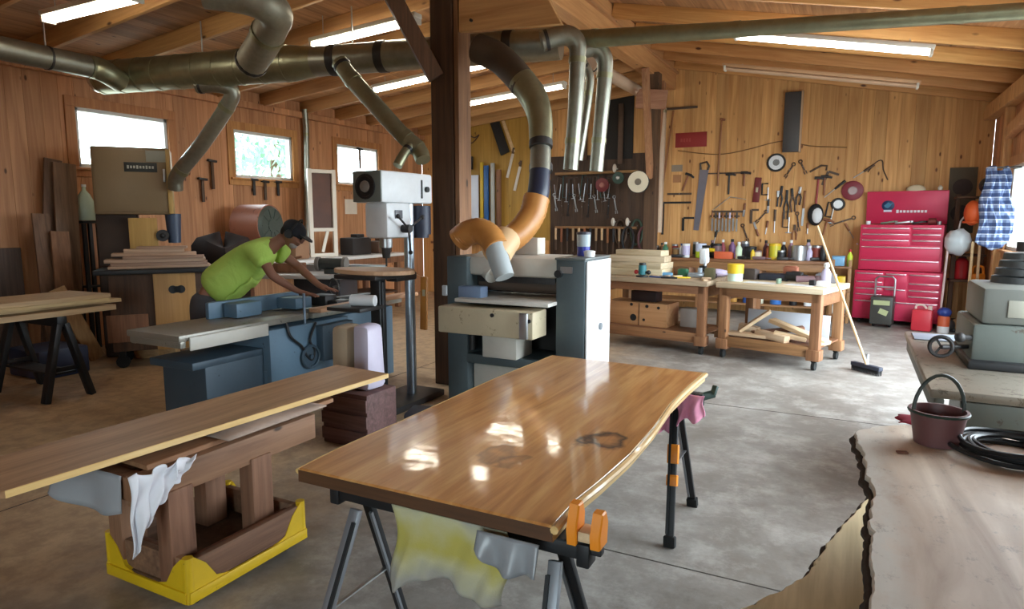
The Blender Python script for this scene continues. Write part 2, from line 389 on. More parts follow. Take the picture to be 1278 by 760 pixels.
# broad plank bolted to the post top
b=B(); b.prism([(0,.04),(1.02,-.02),(.72,.5),(.66,.6),(0,.6)],0,.05,Matrix.Translation((-3.32,5.42,3.3))@Matrix.Rotation(R(90),4,'X'),bev=.004); struct('gusset_plank',b,wood('gusset_pine',srgb(178,128,78),srgb(214,166,112),0,.6,.7,.09),p1)
b=B()
for x,z in ((.22,.3),(.14,.12),(.14,.42)): b.cyl((-3.32+x,5.365,3.3+z),(-3.32+x,5.345,3.3+z),.014,n=8)
struct('bolt',b,IRON,p1)
p2=post(-3.02,10.9,.2,3.98,'second timber post near the back wall')
for sx in (-1,1):
    b=B(); b.bar((-3.02+sx*.0,10.9-.1*sx,2.3),(-3.02+sx*.02,10.9-.6*sx,3.95),.09,.14,.008); struct('knee_brace',b,wood('brace_tan',srgb(142,98,66),srgb(186,140,100),2,.6,.8,.07),p2)
b=B(); b.box((-3.02,10.76,3.55),(.5,.05,.3),(0,6,0),.008); struct('brace_plate',b,wood('brace_pink',srgb(150,104,80),srgb(190,146,116),0,.6,.8,.07),p2)
# ------------------------------------------------------------------ ducts
def ringed(b,pts,r,n=14,step=.3):
    b.tube(pts,r,n)
DZ=3.28
dA=at(128,97,z=DZ); dB=at(700,54,z=DZ)
dv=(dB-dA)
tk=thing('dust_trunk_duct','long horizontal galvanised main dust duct running below the rafters past the timber post','duct',dA)
P=lambda f:V(dv*f)
b=B(); b.cyl(P(0),P(.47),.185,n=22); b.cyl(P(.47),P(.52),.185,.15,22); 
for f in (.0,.05,.1,.15,.2,.25,.3,.35,.4,.455): b.cyl(P(f),P(f+.006),.191,n=22)
obj('main_pipe',b,GALVD,tk)
b=B(); b.cyl(P(.52),P(1.0),.15,n=20)
obj('reduced_pipe',b,GALV,tk)
for f in (.555,.655,.78,.9):
    b=B(); b.cyl(P(f),P(f+.016),.158,n=20); obj('band_clamp',b,IRON,tk)
b=B(); b.tube([P(-.012),P(.0)],.17,20); b.cyl(P(-.02),P(-.012),.12,n=20); obj('end_cap',b,plain('bright_cap',srgb(205,205,200),.25,.9,.1),tk)
for f in (.26,.6):
    b=B(); q=P(f); b.cyl(q+V((0,0,.14)),q+V((0,0,.52+.0)),.008,n=6); obj('hanger',b,STEEL,tk)
# pipe from the left that runs into the trunk's end
q0=at(-120,34,z=3.26); q1=at(0,60,z=3.26); q2=at(120,85,z=3.26); q3=at(152,98,z=3.2)
lp=thing('branch_duct','thinner galvanised pipe coming in from the upper left and elbowing into the main duct','duct',q1)
b=B(); b.tube([q0-q1,V((0,0,0)),(q2-q1)*.9],.115,16); obj('pipe',b,GALV,lp)
b=B(); b.tube([(q2-q1)*.9,(q2-q1)*1.0,(q2-q1)*1.03+V((.05,.03,-.03)),q3-q1+V((0,-.02,-.04))],[.12,.122,.12,.115],16,smooth=3); obj('elbow',b,GALVD,lp)
b=B(); k=(q2-q1)*.45; b.cyl(k,k*1.05,.121,n=16); obj('band_clamp',b,IRON,lp)
b=B(); b.cyl(k+V((0,0,.1)),k+V((0,0,.43)),.009,n=6); obj('hanger_rod',b,STEEL,lp)
def ductpipe(name,label,pts,r,mats=None,rings=(),smooth=4,n=14):
    o=pts[0]; t_=thing(name,label,'duct',o); b=B(); b.tube([p-o for p in pts],r,n,smooth=smooth); obj('pipe',b,mats or GALV,t_)
    for i,f in rings:
        a=pts[i]-o; c=pts[i+1]-o; k=a.lerp(c,f); d=(c-a).normalized(); rr=r if not isinstance(r,list) else r[i]*(1-f)+r[i+1]*f
        b=B(); b.cyl(k-d*.025,k+d*.025,rr*1.07,n=n); obj('band_clamp',b,GALVD,t_)
    r0=r[0] if isinstance(r,list) else r; dr=(pts[1]-pts[0]).normalized()
    b=B(); b.cyl(dr*.03,dr*.06,r0*1.06,n=n); obj('hanging_collar',b,IRON,t_)
    return t_
def dd(px,py,d): return at(px,py,d=d)
TXT=plain('sooty_flex_duct',srgb(150,146,130),.5,.55,.3,20.)
ductpipe('branch_duct','fat dusty pipe rising from the main duct and bending left into the ceiling',[dd(312,80,6.55),dd(328,55,6.3),dd(340,30,6.1),dd(344,18,5.95),dd(330,4,5.8),dd(300,-6,5.75),dd(255,-12,5.7)],.145,TXT,[(1,.5)])
ductpipe('branch_duct','thin pipe dropping from the main duct beside the first window to the tan cabinet',[dd(246,107,7.6),dd(270,106,7.6),dd(289,113,7.65),dd(284,132,7.7),dd(252,180,7.8),dd(222,218,7.9),dd(219,236,7.95)],.085,GALV,[(3,.05),(4,.85)],smooth=5)
ductpipe('branch_duct','steel pipe slanting from the main duct down to the drill press',[dd(424,78,6.0),dd(436,95,5.95),dd(462,124,5.85),dd(500,166,5.7),dd(522,186,5.65),dd(528,200,5.6)],[.075,.075,.075,.07,.07,.065],GALVD,[(1,.2),(3,.3),(3,.9)],smooth=3)
y_=ductpipe('pipe_fork','forked end of the slanting steel pipe above the drill press',[dd(512,182,5.62),dd(503,194,5.55),dd(496,207,5.5)],.04,GALVD)
# drops with elbows on the right of the post
ductpipe('drop_pipe','first of two bright vertical pipes hanging from the branch duct right of the post',[dd(676,52,6.1),dd(704,44,6.1),dd(719,52,6.1),dd(721,72,6.1),dd(718,140,6.1),dd(712,212,6.1)],[.09,.09,.085,.075,.07,.068],GALV,[(3,.05),(4,.5)],smooth=5)
ductpipe('drop_pipe','second bright vertical pipe, standing just right of the first one',[dd(722,64,6.35),dd(741,60,6.35),dd(753,70,6.35),dd(755,92,6.35),dd(750,150,6.35),dd(744,214,6.35)],[.08,.08,.08,.072,.068,.066],GALV,[(3,.05),(4,.4)],smooth=5)
ductpipe('drop_pipe','narrow pipe half hidden between the two bright vertical pipes',[dd(728,78,6.9),dd(736,96,6.9),dd(733,130,6.9),dd(722,200,6.9)],.045,GALV,[(1,.6)],smooth=4)
e0=at(712,50,z=3.3); e1=at(1275,14,z=3.02)
ductpipe('cross_pipe','long straight grey pipe crossing under the right-hand rafters to the wall',[e0,e0.lerp(e1,.5),e1,e1+(e1-e0)*.22],[.085,.062,.055,.055],GALVD,[(0,.15),(0,.9),(1,.8)],smooth=0)
ductpipe('conduit_pipe','grey vertical conduit on the left wall between the second and third windows',[at(384,320,x=XL+.1),at(382,160,x=XL+.1),at(380,136,x=XL+.12)],.05,GALV,[(0,.95)],smooth=0)
c0=at(737,80,y=9.1); c1=at(822,128,y=11.9); c2=at(828,136,y=11.95); c3=at(822,290,y=11.95)
ductpipe('bent_conduit','pale conduit slanting down from the ridge then running vertically beside the red sign',[c0,c1,c2,c3],[.1,.085,.06,.06],plain('pale_conduit',srgb(196,170,146),.5,.1,.15),[(2,.02)],smooth=0)
# ------------------------------------------------------------------ fluorescent lamps
TUBE=emit('fluorescent_tube',(1,.93,.78),TUBEST); TUBEC=emit('cool_tube',(1,.97,.93),TUBEST)
HOUS=plain('lamp_housing',srgb(210,206,196),.5,.1,.08)
def lamp(label,a,b_,tube=TUBE,z=0,lit=True,cord=.3):
    a,b_=V(a),V(b_); t_=thing('fluorescent_lamp',label,'lamp',(a+b_)/2); d=(b_-a)/2
    b=B(); b.bar(-d*1.03+V((0,0,.05)),d*1.03+V((0,0,.05)),.14 if lit else .1,.05,.01); obj('housing',b,HOUS if lit else plain('tan_housing',srgb(190,150,112),.5),t_)
    for s in (-1,1):
        b=B(); b.cyl(-d+V((0,s*.038,0)),d+V((0,s*.038,0)),.02,n=10); obj('tube',b,tube if lit else plain('dead_tube',srgb(196,164,136),.3),t_)
    for s in (-1,1):
        b=B(); b.box(d*s*1.0+V((0,0,.005)),(.03,.13,.07),bev=.006); obj('end_cap',b,HOUS,t_)
        b=B(); b.cyl(d*s*.8+V((0,0,.07)),d*s*.8+V((0,0,.07+cord)),.005,n=6); obj('hanging_cord',b,STEEL,t_)
    return t_
lamp('lit tube lamp at upper left above the thin pipe',at(60,25,y=3.72),at(170,-2,y=3.72),cord=.22)
lamp('lit tube lamp above the main duct, cut by the post brace',at(392,57,y=5.75),at(520,26,y=5.75),cord=.22)
lamp('lit tube lamp seen below the main duct left of the post',at(468,113,y=7.95),at(606,82,y=7.95),cord=.25)
lamp('lit tube lamp over the tool wall right behind the post',at(575,132,y=9.6),at(704,108,y=9.6),cord=.25)
lamp('long white lit tube lamp below the right-hand rafters',at(918,46,y=8.1),at(1162,66,y=8.1),TUBEC,cord=.05)
lamp('unlit tube lamp tucked under a rafter near the back wall',at(905,86,y=10.15),at(1145,108,y=10.15),lit=False,cord=.02)
# ------------------------------------------------------------------ the cherry slab table
def cherry():
    t=NT('polished_cherry'); tc=t.n('ShaderNodeTexCoord').outputs['Object']; sp=t.n('ShaderNodeSeparateXYZ'); t.set(sp.inputs[0],tc)
    def mp(v,src=tc):
        q=t.n('ShaderNodeMapping'); t.set(q.inputs['Vector'],src); q.inputs['Scale'].default_value=v; return q.outputs[0]
    n1=t.n('ShaderNodeTexNoise',{'Vector':mp((9,.9,9)),'Scale':1.1,'Detail':7.,'Distortion':1.2}).outputs['Fac']
    n2=t.n('ShaderNodeTexNoise',{'Vector':mp((70,3,70)),'Scale':1.,'Detail':4.}).outputs['Fac']
    f=t.math('ADD',t.math('MULTIPLY',n1,.72),t.math('MULTIPLY',n2,.28))
    c=t.ramp(f,(.32,srgb(168,108,56)),(.5,srgb(204,144,82)),(.68,srgb(228,176,112)))
    # knots: dark ringed spots of the wood itself
    for kx,ky,rr,s in ((-.80,2.34,.075,1.),(-.86,2.30,.05,1.),(-1.02,1.98,.05,.5),(-1.1,2.02,.06,.5)):
        v=t.n('ShaderNodeVectorMath',operation='DISTANCE')
        nd=t.n('ShaderNodeTexNoise',{'Vector':tc,'Scale':9.,'Detail':3.})
        w=t.n('ShaderNodeVectorMath',operation='MULTIPLY_ADD'); t.set(w.inputs[0],nd.outputs['Color']); w.inputs[1].default_value=(.11,.14,0); t.set(w.inputs[2],mp((1,.75,0)))
        t.set(v.inputs[0],w.outputs[0]); v.inputs[1].default_value=(kx+.055,ky*.75+.07,0)
        k=t.ramp(v.outputs['Value'],(max(0,rr-.05),(0,)*3),(rr-.012,(s,)*3),(rr+.006,(0,)*3))
        c=t.mix(k,c,srgb(58,28,14))
    nw=t.n('ShaderNodeTexNoise',{'Vector':tc,'Scale':7.,'Detail':2.}).outputs['Fac']
    bp=t.n('ShaderNodeBump'); bp.inputs['Strength'].default_value=.12; bp.inputs['Distance'].default_value=.01; t.set(bp.inputs['Height'],nw); t.set(t.b.inputs['Coat Normal'],bp.outputs[0])
    return t.out(c,.4,f,.03,.002,**{'Coat Weight':1.,'Coat Roughness':.08})
SAP=wood('sapwood_edge',srgb(196,156,92),srgb(228,194,132),1,.35,1,0,.1,coat=.6)
CEND=wood('cherry_end',srgb(62,38,22),srgb(98,62,36),0,.5,1,0,.1)
left=[at(x,y,z=.8) for x,y in ((372,584),(420,560),(500,525),(560,498),(620,471),(690,443))]
right=[at(x,y,z=.8) for x,y in ((880,465),(862,480),(837,504),(816,534),(787,567),(751,599),(720,624),(690,657))]
poly=[(p.x,p.y) for p in left+right]
t_=thing('live_edge_table_top','glossy reddish cherry slab with a wavy live edge lying across two metal sawhorses','table top',(0,0,0))
b=B(); cx=sum(p[0] for p in poly)/len(poly); cy=sum(p[1] for p in poly)/len(poly)
b.prism(poly[::-1],.752,.8,bev=.006)
o=obj('slab',b,[cherry(),SAP,CEND],t_,smooth=False)
for p in o.data.polygons:
    n=p.normal
    if n.z>.9: p.material_index=0
    elif abs(n.x)>.5 and n.z>-.5: p.material_index=1
    else: p.material_index=2 if n.z<.3 else 0
b=B()
pts=[V((q.x+.004,q.y,.789)) for q in right]; b.tube(pts,.013,8,smooth=4); obj('live_edge',b,SAP,t_)
pts=[V((q.x-.002,q.y,.789)) for q in left]; b=B(); b.tube(pts,.01,8,smooth=4); obj('live_edge',b,SAP,t_)
# ------------------------------------------------------------------ folding metal sawhorses
ORG=plain('orange_plastic',srgb(236,140,26),.45,0,.1)
PLY_END=wood('pale_softwood',srgb(196,160,116),srgb(224,194,152),1,.6,1,.05,.15)
LEGG=plain('brushed_grey_steel',srgb(150,154,160),.42,.7,.1); LEGB=plain('black_steel',srgb(34,34,36),.5,.3,.2)
def sawhorse(label,x0,x1,y,h,xl,xr,sp=.31,lo=False):
    t_=thing('metal_sawhorse',label,'sawhorse',((x0+x1)/2,y,0)); ox=(x0+x1)/2
    b=B(); b.box(((x0+x1)/2-ox,0,h-.03),(x1-x0,.045,.055),bev=.006); b.box(((x0+x1)/2-ox,0,h-.002),(x1-x0-.1,.07,.006)); obj('beam',b,LEGB,t_)
    for x,s in ((xl,-1),(xr,1)):
        for k in (-1,1):
            b=B(); a=V((x-ox,k*.03,h-.07)); f=V((x-ox+s*.05,k*sp,.02))
            b.bar(a,f,.04,.024,.004); lg=obj('leg',b,LEGG if (k<0 and y<3) else LEGB,t_)
            b=B(); b.bar(a.lerp(f,.05)+V((.014*s*-1,-.016*k*0-.016,0)),a.lerp(f,.93)+V((.014*s*-1,-.016,0)),.012,.01); obj('leg_rib',b,LEGB if k<0 else LEGG,lg)
            b=B(); b.bar(f.lerp(a,.05),f-V((0,0,.02)),.06,.04,.006); obj('rubber_foot',b,RUBB,lg)
        b=B(); b.bar((x-ox+s*.024,-sp*.53,h*.5),(x-ox+s*.024,sp*.53,h*.5),.018,.006); obj('spreader',b,STEEL,t_)
    for x in (x0-ox,x1-ox):
        b=B(); b.box((x,0,h-.04),(.04,.06,.07),bev=.006); obj('bracket',b,LEGB,t_)
    return t_,ox
sh,ox=sawhorse('front metal sawhorse with orange clamp jaws under the near end of the cherry slab',-1.53,-.62,1.66,.748,-1.43,-.7)
for dx,hz in ((.0,.08),(.07,.065)):
    b=B(); X=-.652+dx-ox; b.prism([(-.03,0),(.03,0),(.036,hz),(.02,hz+.035),(-.012,hz+.035),(-.036,hz*.6)],-.015,.015,Matrix.Translation((X,0,.735))@Matrix.Rotation(R(90),4,'Y')@Matrix.Rotation(R(90),4,'Z'),bev=.004)
    obj('clamp_jaw',b,ORG,sh)
b=B(); b.bar((-.62-ox,0,.72),(-.57-ox,0,.72),.03,.02,.004); obj('clamp_bar',b,LEGB,sh)
tag(obj('wood_block',(lambda b:b.box((-.617,1.66,.765),(.036,.06,.03),bev=.003))(B()),PLY_END),'small pale wood block held between the orange jaws of the sawhorse','wood block')
sr,ox2=sawhorse('rear metal sawhorse with an orange banded black leg under the far end of the slab',-1.5,-.66,3.42,.748,-1.4,-.78,.27)
b=B(); 
for a,c in ((.3,.44),(.52,.6)):
    A=V((-.78-ox2,-.03,.678)); F=V((-.73-ox2,-.27,.02)); b.bar(A.lerp(F,a),A.lerp(F,c),.056,.034,.004)
obj('leg_band',b,ORG,sr)
b=B(); b.cyl((-.66-ox2,0,.72),(-.6-ox2,.05,.735),.022,n=10); b.bar((-.6-ox2,.03,.735),(-.59-ox2,.05,.78),.03,.02,.005); obj('clamp_handle',b,plain('green_black_grip',srgb(44,66,60),.5),sr)
# ------------------------------------------------------------------ cloths
def cloth(name,label,cat,fn,nu,nv,mat,thick=.004):
    b=B(); b.grid(fn,nu,nv); return tag(obj(name,b,mat,thick=thick),label,cat)
def towel_mat():
    t=NT('stained_towel'); co=coords(t,(1,1,1),False)
    n=t.n('ShaderNodeTexNoise',{'Vector':co,'Scale':5.,'Detail':6.}).outputs['Fac']
    w=t.n('ShaderNodeTexNoise',{'Vector':co,'Scale':160.,'Detail':2.}).outputs['Fac']
    sp=t.n('ShaderNodeSeparateXYZ'); t.set(sp.inputs[0],co)
    f=t.math('ADD',t.math('MULTIPLY',t.math('ABSOLUTE',t.math('ADD',sp.outputs[2],-.62)),5.),t.math('MULTIPLY_ADD',n,1.4,-.6))
    c=t.ramp(f,(.1,srgb(178,166,84)),(.45,srgb(186,180,140)),(.8,srgb(160,156,148)))
    return t.out(c,.9,w,.3,.004)
def f_towel(u,v):
    x=-1.27+.42*u; z=.735-(.25+.04*math.exp(-((u-.06)/.07)**2)-.02*math.sin(u*3.1)+.012*math.sin(u*11))*v
    y=1.615+.012*math.sin(u*24+v*2)*v-.02*math.sin(u*9)*v
    return (x+.02*math.sin(v*5),y,z)
cloth('towel','yellow stained towel hanging from the front sawhorse beam under the slab','towel',f_towel,36,20,towel_mat())
def f_sheet(u,v):
    x=-.93+.2*u; z=.74-(.05+.06*u+.03*math.sin(u*4))*v; return (x,1.58-.015*math.sin(u*14)*v-.02*v,z)
cloth('plastic_sheet','grey crumpled plastic sheet hanging beside the yellow towel','plastic sheet',f_sheet,18,8,plain('grey_sheet',srgb(138,140,144),.3,0,.2))
PINK=plain('pink_cloth',srgb(232,156,184),.9,0,.2,30.)
def f_pink(u,v):
    x=-.9+.27*u+.008*math.sin(v*6+u*9); y=3.375-.02*math.sin(u*24)*(v**.7)-.02*v; z=.74-(.17+.05*math.sin(u*5+.3)+.02*math.sin(u*17))*v
    return (x,y,z)
cloth('pink_rag','crumpled pink rag hanging off the far sawhorse below the slab','rag',f_pink,60,14,PINK,.006)
# ------------------------------------------------------------------ long board on the yellow cornered cart
WAL=wood('long_board_wood',srgb(140,102,70),srgb(190,148,108),1,.5,.8,.07,.1)
b=B(); b.prism((lambda *q:[(p.x,p.y) for p in q])(at(-150,610,z=.712),at(6,613,z=.712),at(485,466,z=.712),at(420,455,z=.712)),.685,.712,bev=.003); o=obj('long_board',b,[WAL,SAP],smooth=False)
for p in o.data.polygons:
    if p.normal.x>.6: p.material_index=1
tag(o,'long wide flat board with a pale edge lying across the yellow cornered cart','board')
b=B(); b.prism([(-2.9,1.62),(-2.5,1.6),(-2.53,2.72),(-2.6,2.76),(-2.88,2.6)],.628,.65,bev=.003); tag(obj('short_board',b,wood('short_board_wood',srgb(120,82,54),srgb(168,124,86),1,.6,.8,.08,.1)),'shorter board lying under the long board on the cart','board')
def f_bark(u,v):
    y=1.95+.62*u; return (-2.68+.24*v,y,.655+.022*math.sin(u*3.14)*math.sin(v*3.14)+.002)
b=B(); b.grid(f_bark,14,6); tag(obj('bark_strip',b,plain('grey_bark',srgb(168,146,132),.8,0,.25,20.),thick=.008),'curled greyish strip of bark squeezed between the two boards','bark')
ct=thing('timber_cart','brown timber trestle cart on a tray with yellow corner guards','cart',(-2.64,1.98,0))
def cb(name,mat,*boxes,par=None,bev=.005):
    b=B()
    for c,d in boxes: b.box((c[0]+2.64,c[1]-1.98,c[2]),d,bev=bev)
    return obj(name,b,mat,par or ct)
RW=TIMR
cb('top_beam',wood('beam_wood',srgb(116,80,58),srgb(158,118,90),1,.65,.9,.07,.1),((-2.5,2.02,.56),(.07,.98,.13)))
cb('top_beam',RW,((-2.86,2.02,.56),(.06,.9,.13)))
cb('cross_beam',TIMR,((-2.68,1.56,.57),(.4,.07,.1)))
cb('cross_beam',TIMR,((-2.68,2.46,.57),(.3,.06,.1)))
for x,y in ((-2.5,1.71),(-2.5,2.14),(-2.84,1.71),(-2.84,2.14)): cb('upright',wood('upright_wood',srgb(110,76,54),srgb(156,114,86),2,.7,.9,.08,.25),((x,y,.31),(.09,.12,.42)))
cb('tray_floor',TIMB,((-2.64,1.98,.095),(.54,.66,.03)))
for c,d in (((-2.38,1.98,.17),(.035,.62,.13)),((-2.9,1.98,.17),(.035,.62,.13)),((-2.64,1.68,.17),(.5,.035,.13)),((-2.64,2.28,.17),(.5,.035,.13))): cb('tray_side',wood('tray_wood',srgb(92,64,48),srgb(144,106,80),0 if d[0]>d[1] else 1,.7,.9,.08,.2),(c,d))
cb('inner_rail',TIMR,((-2.44,1.98,.2),(.03,.6,.02)),((-2.64,1.74,.2),(.42,.03,.02)))
YEL=worn('worn_yellow_paint',srgb(214,176,20),srgb(120,88,30),.5,0,4.,.64)
for sx in (-1,1):
    for sy in (-1,1):
        b=B(); x=sx*.272; y=sy*.325
        # scalloped corner guard: two upright ears meeting at the corner
        ear=[(0,.05),(.2,.05),(.2,.1),(.13,.12),(.08,.2),(.03,.245),(0,.25)]
        b.prism([(px*-sx*1.,pz) for px,pz in ear] if sx>0 else [(px*-sx,pz) for px,pz in ear],-.009,.009,Matrix.Translation((x,y,0))@Matrix.Rotation(R(90),4,'X'))
        b.prism([(-sy*px,pz) for px,pz in ear],-.009,.009,Matrix.Translation((x,y,0))@Matrix.Rotation(R(90),4,'Z')@Matrix.Rotation(R(90),4,'X'))
        b.cyl((x-sx*.01,y-sy*.01,.05),(x-sx*.01,y-sy*.01,.25),.022,n=10)
        obj('corner_guard',b,YEL,ct)
        b=B(); b.cyl((sx*.2-.016,sy*.25,.04),(sx*.2+.016,sy*.25,.04),.04,n=14); b.box((sx*.2,sy*.25,.075),(.05,.05,.012)); obj('caster',b,RUBB,ct)
for x in (-.281,.281):
    b=B(); b.box((x,0,.078),(.014,.66,.05),bev=.003); obj('bumper_strip',b,YEL,ct)
for y in (-.335,.335):
    b=B(); b.box((0,y,.078),(.54,.014,.05),bev=.003); obj('bumper_strip',b,YEL,ct)
def f_drape(u,v):
    x=-2.98+.44*u; y=1.515-.02*math.sin(u*9)*v-.05*v*(1-u); z=.628-(.16-.02*math.cos(u*5))*v
    return (x,y,z)
cloth('grey_paper_drape','grey sheet hanging down over the near end of the cart beams','paper sheet',f_drape,22,8,plain('grey_paper',srgb(156,158,162),.7,0,.1))
def f_rag(u,v):
    x=-2.455+.02*u+.012*math.sin(v*9+u*5); y=1.49+.3*u*(1-.3*v)+.01*math.sin(u*31); z=.645-(.29*(1-u)**1.3+.05+.012*math.sin(u*23))*v+.012*math.sin(u*19)*(1-v)
    return (x+.014*math.sin(u*27+v*4)*(.3+v),y,z)
cloth('white_rag','crumpled white rag draped over the corner of the cart beam','rag',f_rag,60,22,plain('white_cloth',srgb(226,226,232),.9,0,.05))
# ------------------------------------------------------------------ live-edge maple slabs on the right
def maple():
    t=NT('spalted_maple'); tc=t.n('ShaderNodeTexCoord').outputs['Object']
    def mp(v):
        q=t.n('ShaderNodeMapping'); t.set(q.inputs['Vector'],tc); q.inputs['Scale'].default_value=v; return q.outputs[0]
    n1=t.n('ShaderNodeTexNoise',{'Vector':mp((6,.8,6)),'Scale':1.1,'Detail':7.,'Distortion':1.1}).outputs['Fac']
    n2=t.n('ShaderNodeTexNoise',{'Vector':mp((3,2,3)),'Scale':1.6,'Detail':8.,'Roughness':.7}).outputs['Fac']
    n3=t.n('ShaderNodeTexNoise',{'Vector':mp((9,6,9)),'Scale':2.,'Detail':8.,'Roughness':.8}).outputs['Fac']
    c=t.ramp(n1,(.33,srgb(172,146,124)),(.67,srgb(228,210,190)))
    sp=t.n('ShaderNodeSeparateXYZ'); t.set(sp.inputs[0],tc)
    eg=t.math('ADD',t.math('MULTIPLY',sp.outputs[0],-7.),t.math('MULTIPLY_ADD',n2,1.6,.75))
    c=t.mix(t.ramp(eg,(.3,(0,)*3),(.7,(.8,)*3)),c,srgb(204,200,190))
    c=t.mix(t.ramp(n2,(.5,(0,)*3),(.7,(.5,)*3)),c,srgb(186,154,124))
    c=t.mix(t.ramp(n3,(.56,(0,)*3),(.68,(.65,)*3)),c,srgb(124,112,104))
    return t.out(c,.6,n3,.1,.004)
BARK=plain('dark_bark',srgb(52,38,28),.9,0,.4,30.,.5)
edge=[at(x,y,z=.85) for x,y in ((1130,529),(1095,531),(1066,537),(1070,552),(1078,566),(1082,592),(1090,612),(1084,640),(1088,662),(1086,690),(1087,720),(1085,745))]
def rough_slab(name,label,line,x1,z0,z1,mat,yback,ynear,bark=.014):
    t_=thing(name,label,'wood slab',(0,0,0)); rnd=random.Random(3)
    pl=[]
    for a,c in zip(line,line[1:]):
        for k in range(5):
            q=a.lerp(c,k/5); pl.append((q.x+rnd.uniform(-.006,.006),q.y))
    pl.append((line[-1].x,line[-1].y)); pl.append((pl[-1][0]-.02,ynear)); body=pl+[(x1,ynear),(x1,yback)]
    b=B(); b.prism(body,z0,z1,bev=.004); obj('slab',b,mat,t_,smooth=False)
    b=B(); zz=(z0+z1)/2
    b.tube([V((x-.004,y,zz)) for x,y in pl],[ (z1-z0)*.5*rnd.uniform(.6,1.0)*.52 for _ in pl],7); obj('bark_edge',b,BARK,t_); return t_
rough_slab('maple_slab','large pale grey live edge slab at lower right with the bucket on it',edge,1.5,.79,.848,maple(),2.96,.7)
low=[at(x,y,z=.5) for x,y in ((1092,612),(1072,632),(1052,654),(1036,672),(1018,700),(1005,716),(975,734),(940,752),(915,762))]
rough_slab('lower_slab','live edge slab lying lower, jutting out beside the pale slab at bottom right',[V((.3,3.0,.5))]+low,1.5,.44,.498,wood('lower_slab_wood',srgb(190,168,128),srgb(230,210,170),1,.6,.8,.06,.1),3.02,.7)
for y in (1.2,2.6):
    b=B(); b.box((.85,y,.645),(1.1,.12,.286),bev=.006); tag(obj('spacer_block',b,TIMR),'timber spacer between the two stacked slabs at lower right, '+('near' if y<2 else 'far')+' one','timber block')
    b=B(); b.box((.85,y,.22),(1.1,.14,.438),bev=.006); tag(obj('support_block',b,TIMB),'timber bearer on the floor under the stacked slabs, '+('near' if y<2 else 'far')+' one','timber block')
# bucket, coil, red cloth
bk=at(1168,553,z=.85); bt=thing('bucket','maroon plastic bucket with a black handle standing on the pale slab','bucket',(bk.x,bk.y,.849))
MAR=plain('maroon_plastic',srgb(100,64,64),.5,0,.12)
b=B(); b.lathe([(.066,0),(.07,.002),(.087,.11),(.094,.112),(.094,.125),(.085,.125),(.08,.1),(.064,.008)],24); obj('shell',b,MAR,bt)
b=B(); b.tube([(-.088*math.cos(a),.0,.115+.135*math.sin(a)) for a in [math.pi*k/14 for k in range(15)]],.0065,8); h=obj('handle',b,plain('dark_handle',srgb(56,64,60),.5),bt)
h.rotation_euler=(0,0,R(24))
b=B(); b.tube([(.091*math.cos(a),.091*math.sin(a),.119) for a in [2*math.pi*k/22 for k in range(22)]],.006,6,closed=True); obj('rim',b,plain('dark_green_rim',srgb(38,52,44),.5),bt)
cl=at(1262,566,z=.86); b=B(); rnd=random.Random(5)
for k in range(7):
    rr=.125+.012*(k%4); zz=.008+.013*(k//2); ox_,oy_=rnd.uniform(-.02,.02),rnd.uniform(-.015,.015)
    b.tube([(ox_+rr*math.cos(a),oy_+rr*1.05*math.sin(a),zz+.004*math.sin(3*a+k)) for a in [2*math.pi*j/26 for j in range(26)]],.0085,7,closed=True)
tag(obj('cable_coil',b,plain('black_cable',srgb(24,24,26),.45,0,.2),loc=(cl.x,cl.y,.851)),'coil of black cable lying on the pale slab beside the bucket','cable')
rc=at(1140,527,z=.86)
b=B(); b.grid(lambda u,v:(rc.x-.05+.15*u+.01*math.sin(v*9),rc.y+.0+.12*v,.852+.022*math.sin(u*3.1)*math.sin(v*3.1)+.003*math.sin(u*13)),14,10); tag(obj('red_rag',b,plain('red_rag_cloth',srgb(150,44,62),.9),thick=.004),'flat red rag lying behind the bucket on the pale slab','rag')
# small dark shaving on the slab
s_=at(1126,565,z=.85); b=B(); b.box((s_.x,s_.y,.852),(.035,.02,.006),(0,0,20),.002); tag(obj('bark_chip',b,plain('brown_chip',srgb(110,70,54),.9)),'little brown bark chip lying on the pale slab left of the bucket','bark')
# ------------------------------------------------------------------ old machine with the long table on the right
mt=thing('planer_machine','old grey green cast iron machine with a long flat table at the right','machine',(.42,4.0,0))
CAST=worn('grey_green_cast',srgb(98,104,98),srgb(78,70,60),.5,.1,3.,.62)
def mb(name,mat,*boxes,bev=.012,par=None):
    b=B()
    for c,d in boxes: b.box((c[0]-.42,c[1]-4.0,c[2]),d,bev=bev)
    return obj(name,b,mat,par or mt)
mb('table_plate',worn('dusty_iron',srgb(128,120,108),srgb(88,78,66),.4,.3,4.,.55),((.84,5.0,.735),(.86,2.0,.05)))
mb('apron',CAST,((.9,4.03,.62),(.7,.05,.18)),((.455,5.0,.66),(.05,1.96,.1)))
mb('pedestal',CAST,((.95,5.0,.33),(.5,1.3,.66)))
mb('base_foot',CAST,((.95,5.0,.035),(.62,1.5,.07)))
mb('tray',plain('blue_grey_sheet',srgb(150,158,172),.4,.3,.08),((.66,5.75,.765),(.42,.3,.008)))
mb('head_block',CAST,((.98,5.05,.9),(.62,.7,.24)),bev=.02)
mb('head_cover',worn('grey_cast_light',srgb(108,110,104),srgb(88,80,70),.5,.1,3.,.66),((1.0,5.05,1.13),(.58,.64,.22)),bev=.025)
mb('lower_guard',BLACK,((.96,5.0,.785),(.62,.74,.05)))
mb('name_plate',plain('pale_plate',srgb(150,148,136),.5,0,.1),((.9,4.726,1.12),(.13,.008,.1)),bev=.002)
b=B(); 
for k in range(4): b.cyl((.56,1.2,1.24+k*.05),(.56,1.2,1.28+k*.05),.17-.018*k,.165-.018*k,22)
